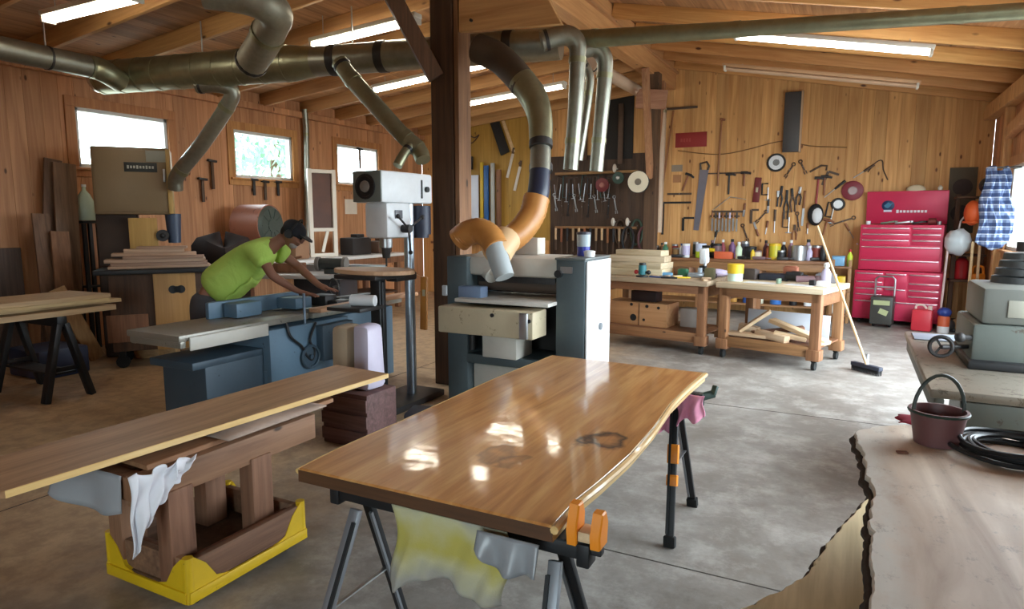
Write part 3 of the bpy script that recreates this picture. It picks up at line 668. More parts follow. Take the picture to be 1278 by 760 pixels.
obj('motor_dome',b,plain('dark_motor_grey',srgb(66,68,68),.5,.3,.2),mt)
b=B(); b.cyl((.56,1.2,1.44),(.56,1.2,1.5),.05,n=14); obj('motor_cap',b,IRON,mt)
b=B(); b.tube([(.1+.06*math.cos(a),.72,.87+.06*math.sin(a)) for a in [2*math.pi*k/20 for k in range(20)]],.012,8,closed=True); 
for k in range(3): b.bar((.1,.72,.87),(.1+.06*math.cos(k*2.09),.72,.87+.06*math.sin(k*2.09)),.012,.012)
b.cyl((.1,.7,.87),(.26,.8,.87),.014,n=8); obj('handwheel',b,IRON,mt)
b=B(); b.sph((.18,.62,.95),.03,(1,1,1)); b.cyl((.18,.62,.95),(.28,.78,.93),.016,n=8); obj('crank_knob',b,IRON,mt)
for x in (.12,.52,.8):
    b=B(); b.cyl((x,.0,.62),(x,-.02,.62),.02,n=10); obj('bolt',b,IRON,mt)
# ------------------------------------------------------------------ drum sander / planer in the middle
GB=worn('blue_grey_paint',srgb(82,94,98),srgb(52,50,48),.5,.1,4.,.64)
BEI=worn('stained_beige',srgb(196,182,152),srgb(112,88,62),.55,0,5.,.6)
PAL=worn('pale_cream_sheet',srgb(204,200,190),srgb(128,116,100),.5,0,4.,.66)
SX,SY=-3.05,4.7
pm=thing('drum_sander','blue grey drum sander with cream boxes and a white side panel behind the glossy slab','machine',(SX,SY,0))
def pb(name,mat,*boxes,bev=.01,par=None):
    b=B()
    for c,d in boxes: b.box(c,d,bev=bev)
    return obj(name,b,mat,par or pm)
pb('side_column',GB,((.1,.28,.665),(.2,.56,1.33)))
pb('side_column',GB,((1.13,.28,.665),(.24,.56,1.33)))
pb('column_cap',plain('cap_grey',srgb(110,116,116),.4,.2),((1.13,.28,1.335),(.26,.58,.02)))
sp_=pb('side_panel',worn('white_side_panel',srgb(232,234,236),srgb(150,150,150),.35,0,3.,.7),((1.262,.28,.86),(.016,.54,.92)),bev=.006)
b=B(); b.cyl((1.27,.3,.78),(1.285,.3,.78),.03,n=14); obj('panel_latch',b,plain('latch_grey',srgb(120,126,132),.4,.4),sp_)
pb('top_hood',PAL,((.55,.3,1.255),(.9,.5,.17)),bev=.05)
b=B(); b.tube([(.22,.2,1.3),(.32,.16,1.24),(.4,.12,1.18)],[.09,.1,.09],14,smooth=4); obj('dust_port',b,PAL,pm)
pb('drum_head',IRON,((.56,.34,1.13),(.74,.34,.1)))
b=B(); b.cyl((.22,.22,1.09),(1.0,.22,1.09),.055,n=18); obj('drum',b,plain('sanding_drum',srgb(86,72,62),.8),pm)
pb('control_box',plain('blue_box',srgb(120,138,166),.45,0,.1),((.27,-.02,1.04),(.22,.12,.1)))
pb('conveyor_bed',worn('pale_bed',srgb(208,204,196),srgb(150,130,108),.5,0,4.,.68),((.6,.14,.985),(.84,.62,.03)),bev=.006)
pb('front_box',BEI,((.5,-.12,.83),(.86,.26,.215)),bev=.012)
b=B(); b.box((.86,-.262,.83),(.07,.03,.2),bev=.006); obj('box_bracket',b,STEEL,pm)
for x,z in ((.58,.895),(.9,.87)):
    b=B(); b.cyl((x,-.25,z),(x,-.262,z),.016,n=10); obj('screw_hole',b,BLACK,pm)
pb('motor_box',PAL,((.53,.1,.6),(.32,.3,.19)))
pb('motor_shelf',GB,((.6,.28,.47),(.86,.4,.06)))
pb('cross_rail',GB,((.6,.03,.47),(.84,.06,.08)))
pb('lower_box',PAL,((.52,.26,.26),(.62,.36,.3)))
pb('base_rail',GB,((.62,.28,.05),(1.0,.4,.09)))
pb('back_panel',plain('dark_back_panel',srgb(46,42,40),.7),((.6,.53,.62),(.82,.02,.9)))
b=B(); b.box((1.1,-.005,1.25),(.1,.012,.05)); obj('switch',b,STEEL,pm)
b=B(); b.cyl((1.04,.0,1.22),(1.04,-.04,1.22),.03,n=16); obj('knob',b,BLACK,pm)
for x in (.25,.42): 
    b=B(); b.cyl((x,.0,.55),(x,.0,.72),.03,n=12); obj('lift_screw',b,IRON,pm)
# jug, bin and small boxes standing on the sander
def onto(px,py,z): return at(px,py,z=z)
j=V((-1.93,5.0,1.346))
t_=thing('plastic_jug','clear jug with purple blue liquid on top of the drum sander','jug',j)
b=B(); b.lathe([(.05,0),(.052,.005),(.052,.075)],18); obj('liquid',b,plain('purple_liquid',srgb(58,66,150),.2),t_)
b=B(); b.lathe([(.05,.075),(.053,.08),(.056,.17),(.057,.175),(.05,.175)],18); obj('shell',b,plain('cloudy_plastic',srgb(176,190,196),.25,0,.08),t_)
b=B(); b.lathe([(.058,.172),(.058,.19),(.03,.195)],18); obj('lid',b,plain('dark_lid',srgb(60,62,74),.4),t_)
tag(obj('white_tub',(lambda b:b.lathe([(.04,0),(.045,.035),(.046,.045),(.03,.05)],16))(B()),WHITE,loc=(-1.84,4.9,1.346)),'little white tub beside the jug on the drum sander','tub')
tag(obj('cardboard_carton',(lambda b:b.box((0,0,.07),(.3,.16,.14),bev=.006))(B()),plain('pale_carton',srgb(206,198,186),.8),loc=(-2.5,5.1,1.342)),'pale carton lying on the hood of the drum sander','carton')
tag(obj('white_bottle',(lambda b:b.lathe([(.025,0),(.027,.01),(.027,.11),(.012,.13),(.012,.15)],14))(B()),WHITE,loc=(-2.68,5.0,1.342)),'slim white bottle standing left of the carton on the drum sander','bottle')
# dust hose: metal elbow from the trunk, then tan flexible hose
ORH=NT('tan_flex_hose'); t=ORH; co=coords(t,(1,1,1),False)
n=t.n('ShaderNodeTexNoise',{'Vector':co,'Scale':9.,'Detail':5.}).outputs['Fac']
ORH=t.out(t.mix(n,srgb(170,108,50),srgb(208,148,82)),.4)
def hose(b,pts,r,n=16,seg=8,rib=.05):
    # corrugated hose: radius swells along the path
    q=B(); pts=[V(p) for p in pts]; P_=[];N=len(pts)
    for i in range(N-1):
        p1,p2=pts[i],pts[i+1]; p0=pts[i-1] if i else p1*2-p2; p3=pts[i+2] if i+2<N else p2*2-p1
        for k in range(seg):
            u=k/seg; P_.append(.5*((2*p1)+(p2-p0)*u+(2*p0-5*p1+4*p2-p3)*u*u+(3*p1-p0-3*p2+p3)*u**3))
    P_.append(pts[-1]); b.tube(P_,[r*(1+rib*(i%2)) for i in range(len(P_))],n); return b
h0=dd(598,62,6.2)
hz=thing('dust_hose','tan flexible dust hose on a metal elbow curving down onto the drum sander','hose',h0)
L=lambda px,py,d: dd(px,py,d)-h0
b=B(); b.tube([L(596,60,6.2),L(622,72,6.1),L(643,92,5.95),L(655,108,5.85)],[.13,.13,.125,.12],16,smooth=4); obj('sooty_elbow',b,plain('sooty_pipe',srgb(86,74,62),.6,.4,.3),hz)
b=B(); b.tube([L(650,100,5.88),L(666,122,5.8),L(674,148,5.7),L(675,180,5.6)],[.122,.12,.105,.095],16,smooth=4); obj('pipe_elbow',b,GALVD,hz)
b=B(); b.tube([L(675,176,5.6),L(674,215,5.5)],.085,16); obj('straight_pipe',b,GALV,hz)
for (a,c) in ((176,184),(206,214)):
    b=B(); b.tube([L(675,a,5.57),L(675,c,5.55)],.098,16); obj('hose_clamp',b,IRON,hz)
b=B(); b.tube([L(674,213,5.5),L(672,240,5.45),L(668,252,5.43)],[.085,.09,.088],16,smooth=3); obj('coupling',b,plain('blue_black_coupling',srgb(40,46,66),.4),hz)
b=hose(B(),[L(670,246,5.44),L(664,268,5.4),L(650,288,5.33),L(636,299,5.27),L(622,306,5.2)],.105,rib=.04); obj('flex_hose',b,ORH,hz)
b=hose(B(),[L(572,300,5.25),L(582,292,5.22),L(598,288,5.17),L(612,296,5.1),L(620,310,5.03)],.098,rib=.04); obj('flex_hose',b,ORH,hz)
b=B(); b.tube([L(632,298,5.2),L(624,310,5.1),L(619,318,5.05)],.118,16); obj('joint_ring',b,plain('pale_joint',srgb(214,176,132),.5),hz)
b=B(); b.tube([L(618,308,5.04),L(623,326,4.98),L(630,346,4.93)],[.085,.08,.075],16,smooth=3); obj('white_sleeve',b,plain('grey_white_sleeve',srgb(176,184,186),.4,0,.06),hz)
# ------------------------------------------------------------------ drill press
DX,DY=-3.53,4.38
dp=thing('drill_press','tall old drill press with a white head, left of the timber post','drill press',(DX,DY,0))
def db(name,mat,*boxes,bev=.012,par=None):
    b=B()
    for c,d in boxes: b.box(c,d,bev=bev)
    return obj(name,b,mat,par or dp)
HW=worn('drill_white',srgb(220,222,224),srgb(140,140,140),.4,0,4.,.7)
db('base_plate',IRON,((.0,.25,.03),(.42,.85,.06)))
b=B(); b.cyl((.02,.42,.06),(.02,.42,1.95),.045,n=18); obj('column',b,plain('column_steel',srgb(176,188,200),.3,.8,.1),dp)
b=B(); b.box((.03,-.04,.6),(.1,.09,1.08),bev=.01); b.box((.03,-.04,.6),(.13,.05,1.06),bev=.01); obj('table_pedestal',b,BLACK,dp)
db('table',IRON,((-.08,.0,1.165),(.44,.42,.04)),((.02,.3,1.14),(.12,.3,.07)))
db('belt_cover',HW,((-.02,.28,1.905),(.3,.72,.26)),bev=.02)
fc=db('cover_front',plain('greenish_front',srgb(112,118,112),.4,.2,.12),((-.02,-.085,1.905),(.29,.012,.25)),bev=.004)
b=B(); b.lathe([(.1,0),(.105,.006),(.1,.012),(.085,.013),(.08,.006)],24,Matrix.Translation((-.03,-.092,1.905))@Matrix.Rotation(R(90),4,'X')); obj('front_ring',b,BLACK,fc)
b=B(); b.lathe([(.05,0),(.045,.02),(.02,.028)],18,Matrix.Translation((-.03,-.09,1.905))@Matrix.Rotation(R(90),4,'X')); obj('front_knob',b,plain('knob_grey',srgb(150,146,140),.4,.5),fc)
b=B(); b.cyl((.13,.54,1.9),(.152,.54,1.9),.025,n=12); b.box((.134,.47,1.9),(.008,.02,.16),bev=.003); obj('cover_latch',b,BLACK,dp)
db('head_casting',HW,((.0,.16,1.63),(.24,.34,.3)),bev=.03)
b=B(); b.box((.125,.14,1.68),(.008,.1,.07),bev=.002); obj('data_plate',b,plain('grey_plate',srgb(96,98,104),.4),dp)
b=B(); b.cyl((.0,.12,1.4),(.0,.12,1.5),.055,n=16); obj('quill',b,STEEL,dp)
b=B(); b.cyl((.0,.12,1.31),(.0,.12,1.4),.032,.04,14); b.cyl((.0,.12,1.24),(.0,.12,1.31),.008,n=8); obj('chuck',b,IRON,dp)
b=B(); b.cyl((.12,.2,1.56),(.2,.2,1.56),.035,n=14)
for k in range(3):
    a=k*2.09+.5; b.cyl((.18,.2,1.56),(.2,.2+.2*math.cos(a),1.56+.2*math.sin(a)),.009,n=8); b.sph((.2,.2+.2*math.cos(a),1.56+.2*math.sin(a)),.02,n=10)
obj('feed_handle',b,IRON,dp)
b=B(); b.cyl((.0,.62,1.5),(.0,.62,1.76),.1,n=20); b.cyl((.0,.62,1.47),(.0,.62,1.5),.08,n=20); obj('motor',b,plain('navy_motor',srgb(40,44,60),.45,.2),dp)
rb=thing('round_board','round-edged pale board lying on the drill press table','board',(DX-.0,DY+.03,1.187))
b=B(); b.prism([(.32*math.cos(a)*(1.0 if math.cos(a)>0 else 1.45),.23*math.sin(a)) for a in [2*math.pi*k/26 for k in range(26)]],0,.035,bev=.005); obj('board_top',b,wood('peach_wood',srgb(190,146,112),srgb(218,178,144),0,.6,.8,.05,.1),rb,smooth=False)
t_=thing('orange_level','orange brown level hanging on a string below the drill press near the post','level',(-3.52,5.03,.86))
b=B(); b.box((0,0,0),(.07,.03,.5),(0,2,0),.006); obj('level_body',b,worn('orange_brown_wood',srgb(196,128,52),srgb(120,80,40),.5,0,4.,.66),t_)
b=B(); b.box((.01,-.017,.1),(.03,.006,.06)); obj('vial',b,plain('vial_pale',srgb(190,180,150),.3),t_)
b=B(); b.cyl((0,0,.24),(0,-.2,.31),.003,n=5); obj('hanging_cord',b,PLY_END,t_)
b=B(); b.tube([(-3.2,5.0,1.04),(-3.14,5.02,.8),(-3.16,5.02,.5),(-3.14,5.04,.2),(-3.1,5.15,.011)],.009,8,smooth=5); tag(obj('power_cord',b,plain('grey_cord',srgb(70,70,74),.6)),'dark power cord drooping beside the post','cord')
b=B(); b.box((0,0,0),(.05,.03,.1),bev=.006); b.box((0,-.016,.01),(.02,.006,.03),bev=.002); tag(obj('socket_box',b,plain('pale_socket',srgb(196,200,206),.4),loc=(-3.5,5.355,.95)),'small pale socket box on the dark timber post','socket')
# crate with two bags below the drill table, left side
t_=thing('wooden_crate','dark reddish crate standing on the floor behind the end of the long board','crate',(-3.2,3.72,0))
b=B(); b.box((0,0,.2),(.42,.34,.4),bev=.01); obj('crate_body',b,wood('purple_brown_wood',srgb(70,46,44),srgb(112,80,76),0,.7),t_)
for z in (.08,.2,.32):
    b=B(); b.box((0,-.176,z),(.42,.014,.09),bev=.003); obj('slat_board',b,wood('purple_brown_wood',srgb(70,46,44),srgb(112,80,76),0),t_)
def bag(name,label,mat,x,y,w,d,h,z):
    b=B(); b.box((0,0,h/2),(w,d,h),bev=.04); 
    for v in b.bm.verts: v.co.x+=.012*math.sin(v.co.z*22+v.co.y*9); v.co.y+=.01*math.sin(v.co.z*17)
    o=tag(obj(name,b,mat,loc=(x,y,z)),label,'bag'); return o
bag('paper_bag','beige paper bag standing on the dark crate, left one',plain('beige_bag',srgb(178,160,136),.8,0,.15),-3.3,3.72,.16,.22,.46,.402)
bag('plastic_bag','whitish lavender bag standing on the dark crate, right one',plain('lavender_bag',srgb(196,188,206),.5,0,.12),-3.11,3.72,.15,.2,.48,.402)
tag(obj('tool_case',(lambda b:b.box((0,0,.09),(.4,.26,.18),(0,0,18),.02))(B()),plain('dark_slate_case',srgb(52,54,66),.5),loc=(-2.8,4.1,0)),'dark slate tool case on the floor between crate and glossy slab','case')
# roll of white film and clamp on a shelf arm next to the drill table
tag(obj('white_roll',(lambda b:b.cyl((-.1,0,0),(.1,.05,0),.045,n=16))(B()),WHITE,loc=(-3.48,4.1,.991)),'short white roll tucked under the drill press table','roll')
tag(obj('tool_ledge',(lambda b:b.box((0,0,0),(.34,.3,.03),bev=.005))(B()),IRON,loc=(-3.54,4.1,.93)),'dark ledge bracketed below the drill press table','ledge')
# ------------------------------------------------------------------ jointer
JX0,JX1=-4.81,-4.2
jm=thing('jointer','big blue jointer with a long grey bed running away from the camera','machine',(-4.5,3.0,0))
def jb(name,mat,*boxes,bev=.01,par=None):
    b=B()
    for c,d in boxes: b.box((c[0]+4.5,c[1]-3.0,c[2]),d,bev=bev)
    return obj(name,b,mat,par or jm)
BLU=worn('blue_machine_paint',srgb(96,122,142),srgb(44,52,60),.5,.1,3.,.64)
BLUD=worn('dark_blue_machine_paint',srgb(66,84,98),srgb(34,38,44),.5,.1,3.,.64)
BED=worn('grey_iron_bed',srgb(146,142,132),srgb(82,76,66),.4,.3,5.,.6)
jb('outfeed_bed',BED,((-4.5,3.62,.795),(.6,1.26,.05)))
jb('infeed_bed',BED,((-4.5,4.95,.79),(.6,1.3,.05)))
jb('bed_rib',BED,((-4.76,3.62,.745),(.05,1.22,.06)),((-4.5,3.03,.75),(.58,.05,.06)))
jb('side_apron',plain('cream_apron',srgb(196,192,182),.5,0,.1),((-4.185,3.42,.75),(.018,.72,.1)))
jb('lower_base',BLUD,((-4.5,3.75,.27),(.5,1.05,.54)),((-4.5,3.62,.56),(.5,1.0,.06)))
jb('upper_body',BLU,((-4.46,4.25,.5),(.58,.95,.48)),((-4.46,4.2,.2),(.5,.86,.4)))
jb('rear_base',BLU,((-4.5,5.1,.38),(.5,.8,.72)))
jb('motor_cover',BLUD,((-4.15,4.5,.55),(.12,.4,.32)))
jb('fence',BLU,((-4.68,4.1,.89),(.045,1.0,.14)),((-4.56,3.86,.885),(.16,.26,.12)))
jb('cutter_guard',BLU,((-4.54,4.42,.88),(.24,.2,.1)))
jb('fence_bracket',IRON,((-4.5,4.75,.87),(.2,.16,.1)),((-4.35,4.8,.84),(.14,.2,.06)))
b=B(); b.lathe([(.1,0),(.108,.012),(.1,.024),(.085,.02),(.085,.004)],22,Matrix.Translation((.345,1.2,.45))@Matrix.Rotation(R(90),4,'Y')); b.cyl((.3,1.2,.45),(.37,1.2,.45),.02,n=10); obj('handwheel',b,BLUD,jm)
b=B(); b.tube([(.34,.95,.78),(.352,.98,.66),(.35,1.1,.56),(.35,1.16,.46),(.352,1.22,.42),(.35,1.25,.5),(.352,1.2,.6),(.35,1.28,.74)],.011,8,smooth=5); obj('power_cord',b,BLACK,jm)
b=B(); b.cyl((.3,1.2,.5),(.3,1.2,1.0),.012,n=8); obj('guard_post',b,plain('steel_blue_rod',srgb(110,124,140),.4,.5),jm)
# boards and offcut on the jointer
b=B(); b.box((0,0,0),(.14,1.5,.035),(0,0,1),.004); tag(obj('work_board',b,wood('plank_pale',srgb(176,132,96),srgb(210,168,128),1,.6,.8,.06,.1),loc=(-4.19,5.05,.84)),'pale board on the jointer bed under the hands of the man','board')
b=B(); b.box((0,0,0),(.14,.5,.05),(0,0,-8),.006); tag(obj('push_block',b,plain('black_block',srgb(30,30,32),.5),loc=(-4.5,5.2,.842)),'black push block lying on the jointer bed','push block')
t_=thing('bench_grinder','dark bench grinder standing on the pale saw table','grinder',(-5.62,6.1,.976),20)
b=B(); b.cyl((-.14,0,.12),(.14,0,.12),.07,n=16); b.box((0,0,.03),(.16,.12,.06),bev=.01); obj('grinder_body',b,plain('dark_green_grey',srgb(52,56,54),.5,.2),t_)
for s_ in (-1,1):
    b=B(); b.cyl((s_*.15,0,.12),(s_*.19,0,.12),.085,n=20); obj('grinding_wheel',b,plain('wheel_grey',srgb(110,104,98),.8),t_)
tag(obj('tool_tote',(lambda b:b.box((0,0,.06),(.36,.2,.12),(0,0,20),.01).bar((-.16,-.06,.12),(.16,.06,.2),.03,.03,.006))(B()),TIMR,loc=(-6.22,6.0,.976)),'brown tool tote standing on the pale saw table behind the man','tote')
# long white table along the left wall
wt=thing('white_bench','long white topped bench along the left wall below the windows','bench',(-7.9,8.2,0))
b=B(); b.box((0,0,.98),(.9,3.8,.05),bev=.006); obj('bench_top',b,plain('white_laminate',srgb(216,214,210),.4,0,.08),wt)
b=B(); b.box((.41,0,.9),(.04,3.7,.12),bev=.005); obj('apron',b,TIMR,wt)
for x in (-.38,.38):
    for y in (-1.7,0,1.7):
        b=B(); b.box((x,y,.475),(.09,.09,.95),bev=.006); obj('leg',b,TIMR,wt)
b=B(); b.box((0,0,.3),(.8,3.5,.03)); obj('shelf',b,TIMB,wt)
# lighter saw table in front of it
st=thing('saw_table','pale flat topped saw table behind the man','saw',(-5.9,6.3,0))
b=B(); b.box((0,0,.95),(1.3,1.0,.05),(0,0,20),.01); obj('table_top',b,plain('pale_grey_top',srgb(196,192,190),.35,.2,.1),st)
b=B(); b.box((0,0,.47),(.6,.6,.9),(0,0,20),.015); obj('cabinet',b,plain('dark_cabinet',srgb(48,46,50),.5),st)
b=B(); b.tube([(.5+.1*math.cos(a),-.42-.03*math.cos(a),.84+.1*math.sin(a)) for a in [2*math.pi*k/20 for k in range(20)]],.012,8,closed=True); b.cyl((.5,-.45,.84),(.4,-.2,.84),.015,n=8); obj('handwheel',b,IRON,st)
b=B(); b.box((.1,.12,1.02),(1.25,.06,.09),(0,0,20),.006); obj('rip_fence',b,STEEL,st)
# ------------------------------------------------------------------ the man at the jointer
def skin(name,nodes,edges,mat,parent=None,sub=2):
    """one continuous tapering surface grown over a skeleton: nodes {key:(pos,rx[,ry])}"""
    me=bpy.data.meshes.new(name); ks=list(nodes); ix={k:i for i,k in enumerate(ks)}
    me.from_pydata([nodes[k][0] for k in ks],[(ix[a],ix[c]) for a,c in edges],[])
    o=bpy.data.objects.new(name,me); C.objects.link(o)
    m=o.modifiers.new('k','SKIN'); m.use_smooth_shade=True; m.branch_smoothing=.4
    for k in ks:
        q=me.skin_vertices[0].data[ix[k]]; r=nodes[k][1:]; q.radius=(r[0],r[-1]); q.use_root=(ix[k]==0)
    s=o.modifiers.new('s','SUBSURF'); s.levels=s.render_levels=sub
    me.materials.append(mat)
    if parent is not None: o.parent=parent
    return o
SKIN=plain('skin',srgb(138,92,72),.55,0,.1,20.)
LIME=NT('lime_shirt'); t=LIME; co=coords(t,(1,1,1),False)
n=t.n('ShaderNodeTexNoise',{'Vector':co,'Scale':5.,'Detail':4.,'Distortion':.8}).outputs['Fac']
LIME=t.out(t.mix(n,srgb(164,200,82),srgb(190,220,110)),.85,n,.6,.03)
TROU=plain('grey_trousers',srgb(70,68,72),.9,0,.15)
F=V((.889,.459,0)); Lt=V((-.459,.889,0)); Up=V((0,0,1))
base=V((-5.3,4.12,0))
mn=thing('person','man in lime green shirt and dark cap bending over the blue jointer, arms forward','person',base)
def W(f,l,z): return F*f+Lt*l+Up*z     # forward, to his left, up
# hips at 0,0,.95; shoulders forward
hip=W(.02,0,.93); sp1=W(.14,0,1.04); sp2=W(.34,0,1.22); neck=W(.6,0,1.41); nk2=W(.68,0,1.45)
nodes={'hip':(hip,.12,.12),'sp1':(sp1,.16,.15),'sp2':(sp2,.17,.15),'chest':(W(.52,0,1.345),.16,.13),'neck':(neck,.075),'nk2':(nk2,.058),'hd0':(W(.74,0,1.475),.075,.075)}
ed=[('hip','sp1'),('sp1','sp2'),('sp2','chest'),('chest','neck'),('neck','nk2'),('nk2','hd0')]
for s,k in ((1,'l'),(-1,'r')):
    sh_=W(.55,.19*s,1.36); el=W(.68 if s<0 else .74,.25*s,1.14 if s<0 else 1.2); wr=W(.86 if s<0 else .96,.17*s,1.0 if s<0 else 1.02); pa=W(.94 if s<0 else 1.04,.15*s,.965 if s<0 else .98)
    nodes.update({'cl'+k:(W(.55,.1*s,1.37),.08),'sh'+k:(sh_,.062),'ua'+k:(sh_.lerp(el,.5),.052),'el'+k:(el,.043),'fa'+k:(el.lerp(wr,.35),.043),'wr'+k:(wr,.028,.032),'pa'+k:(pa,.02,.04)})
    ed+=[('chest','cl'+k),('cl'+k,'sh'+k),('sh'+k,'ua'+k),('ua'+k,'el'+k),('el'+k,'fa'+k),('fa'+k,'wr'+k),('wr'+k,'pa'+k)]
    # five fingers
    for i,(o_,ln) in enumerate(((-.034,.07),(-.012,.085),(.011,.088),(.032,.078))):
        a=pa+F*.035+Lt*(o_); m_=a+F*ln*.5+Up*-.008; e_=a+F*ln+Up*-.028
        for q,(p_,r_) in enumerate(((a,.0095),(m_,.009),(e_,.0075))): nodes[f'f{k}{i}{q}']=(p_,r_)
        ed+=[('pa'+k,f'f{k}{i}0'),(f'f{k}{i}0',f'f{k}{i}1'),(f'f{k}{i}1',f'f{k}{i}2')]
    a=pa-F*.02-Lt*s*.035; e_=a+F*.05-Lt*s*.03-Up*.012
    nodes[f't{k}0']=(a,.012); nodes[f't{k}1']=(e_,.009); ed+=[('pa'+k,f't{k}0'),(f't{k}0',f't{k}1')]
    # legs, one slightly behind
    hj=W(-.03,.1*s,.88); kn=W(-.02 if s<0 else .06,.12*s,.5); an=W(-.16 if s<0 else -.0,.13*s,.09); to=W(0 if s<0 else .16,.14*s,.045)
    nodes.update({'hj'+k:(hj,.085),'kn'+k:(kn,.062),'ca'+k:(kn.lerp(an,.35),.058),'an'+k:(an,.04),'to'+k:(to,.04,.03)})
    ed+=[('hip','hj'+k),('hj'+k,'kn'+k),('kn'+k,'ca'+k),('ca'+k,'an'+k),('an'+k,'to'+k)]
skin('body',nodes,ed,SKIN,mn)
# shirt: hangs a little loose from the belly
N=nodes
sn={'a':(W(.0,0,.945),.2,.215),'b':(W(.16,0,1.06),.22,.225),'c':(W(.32,0,1.2),.235,.235),'d':(W(.48,0,1.33),.225,.21),'e':(W(.6,0,1.4),.12,.1)}
se=[('a','b'),('b','c'),('c','d'),('d','e')]
for k in 'lr':
    s0,s1=N['sh'+k][0],N['el'+k][0]
    sn.update({'s'+k:(s0,.125),'t'+k:(s0.lerp(s1,.35),.105),'u'+k:(s0.lerp(s1,.62),.092)}); se+=[('d','s'+k),('s'+k,'t'+k),('t'+k,'u'+k)]
skin('shirt',sn,se,LIME,mn)
b=B()   # loose front of the shirt falling towards the belly
b.grid(lambda u,v:W(.1+.36*u,-.16+.32*v,.83+.28*u-.05*math.sin(v*3.14)+.012*math.sin(u*20)),14,8); obj('shirt_tail',b,LIME,mn,thick=.006)
tn={'a':(W(.05,0,.97),.19,.18),'b':(W(.0,0,.86),.215,.21)}; te=[('a','b')]
for k in 'lr':
    h_,kk,a_=N['hj'+k][0],N['kn'+k][0],N['an'+k][0]
    tn.update({'h'+k:(h_-Up*.07,.14),'k'+k:(kk,.09),'n'+k:(a_+Up*.02,.062)}); te+=[('b','h'+k),('h'+k,'k'+k),('k'+k,'n'+k)]
skin('trousers',tn,te,TROU,mn)
for k in 'lr':
    a_,t_o=N['an'+k][0],N['to'+k][0]; 
    skin('boot',{'a':(V((a_.x,a_.y,.12)),.05),'b':(V((a_.x,a_.y,.055)),.05,.05),'c':(V((t_o.x,t_o.y,.045)),.046,.036)},[('a','b'),('b','c')],plain('dark_boot',srgb(52,40,32),.6),mn,1)
# head: turned down towards the work
hc=W(.8,0,1.5); fd=(F*.8-Up*.6).normalized(); ud=(F*.6+Up*.8).normalized()
HM=Matrix((fd,Lt,ud)).transposed().to_4x4(); HM.translation=hc
b=B(); g=b.sph((0,0,0),.1,(1.0,.78,1.18),22)
for v in b.bm.verts:
    x,y,z=v.co
    if z<-.02: v.co.y*=1-.35*min(1,(-z-.02)/.1); 
    if x>.05 and z<0: v.co.x+=.01
    if x>.06 and -.005<z<.03: v.co.x-=.008
bmesh.ops.transform(b.bm,matrix=HM,verts=list(b.bm.verts)); hd=obj('head',b,SKIN,mn)
b=B()
b.prism([(-.016,0),(.016,0),(.008,.045),(-.008,.045)],0,.024,HM@Matrix.Translation((.094,0,-.022))@Matrix.Rotation(R(90),4,'Y')@Matrix.Rotation(R(90),4,'Z')); obj('nose',b,SKIN,hd)
for s in (-1,1):
    b=B(); b.sph((.086,.03*s,.016),.011,n=10,M=HM); obj('eye',b,plain('eye',srgb(40,32,30),.2),hd)
    b=B(); b.sph((-.005,.08*s,-.005),.03,(.6,.35,1),12,HM); obj('ear',b,SKIN,hd)
b=B(); b.box((.094,0,-.055),(.012,.045,.01),bev=.003,M=HM); obj('mouth',b,plain('lips',srgb(110,60,54),.5),hd)
b=B(); b.sph((.055,0,-.075),.05,(.8,1.0,.75),14,HM); obj('beard',b,plain('grey_beard',srgb(150,140,136),.95,0,.3,60.),hd)
CAP=plain('navy_cap',srgb(30,34,42),.8)
b=B(); b.sph((-.012,0,.045),.112,(1.0,.84,.78),20,HM)
b.prism([(.06,-.07),(.12,-.075),(.17,-.05),(.185,0),(.17,.05),(.12,.075),(.06,.07)],.04,.05,HM,); obj('cap',b,CAP,mn)
b=B(); b.sph((-.075,0,-.0),.06,(.7,1.1,1.1),14,HM); obj('hair',b,plain('dark_hair',srgb(44,36,32),.9),hd)
em=None
b=B(); b.tube([HM@V((-.01,.1*math.cos(a),.02+.135*math.sin(a))) for a in [math.pi*k/12 for k in range(13)]],.01,8); em=obj('ear_defenders',b,BLACK,mn)
for s in (-1,1):
    b=B(); b.cyl((-.01,.075*s,0),(-.01,.115*s,0),.042,.036,16); bmesh.ops.transform(b.bm,matrix=HM,verts=list(b.bm.verts)); obj('ear_cup',b,BLACK,em)
# ------------------------------------------------------------------ left side
t_=thing('resaw_cabinet','big tan steel machine cabinet in front of the first window','machine',(-7.7,5.03,0),52)
TAN=worn('tan_steel',srgb(128,106,76),srgb(104,84,62),.45,.1,2.,.7,.12); DKB=plain('dark_brown_steel',srgb(58,42,32),.6,.1,.25)
b=B(); b.box((0,0,2.08),(.8,.4,.78),bev=.02); obj('upper_housing',b,TAN,t_)
b=B(); b.box((.0,-.206,2.08),(.74,.012,.72),bev=.006); obj('housing_door',b,TAN,t_)
b=B(); b.box((.39,-.02,2.08),(.05,.42,.76),bev=.01); obj('lit_side_strip',b,plain('lit_side_tan',srgb(182,148,86),.5),t_)  # cabinet's lit right side: the light is put into this yellower colour
b=B(); b.box((.1,-.214,2.24),(.34,.008,.11),bev=.003); pl_=obj('name_label',b,plain('label_black',srgb(46,46,42),.5),t_)
b=B()
for k in range(9): b.box((-.03+k*.032,-.219,2.24),(.02,.004,.03+.008*(k%3==0)),bev=.001)
obj('label_lettering',b,plain('label_letters',srgb(178,176,160),.5),pl_)
b=B(); b.box((.27,-.214,2.37),(.22,.006,.13),bev=.002); obj('faded_patch',b,plain('pale_patch',srgb(150,148,134),.5),t_)
b=B(); b.box((.34,-.225,2.15),(.025,.03,.15),bev=.006); obj('handle',b,STEEL,t_)
b=B(); b.box((-.2,.08,.85),(.42,.34,1.7),bev=.015); obj('neck_column',b,DKB,t_)
b=B(); b.box((.0,-.02,1.12),(.6,.46,.06),bev=.006); obj('saw_bed',b,IRON,t_)
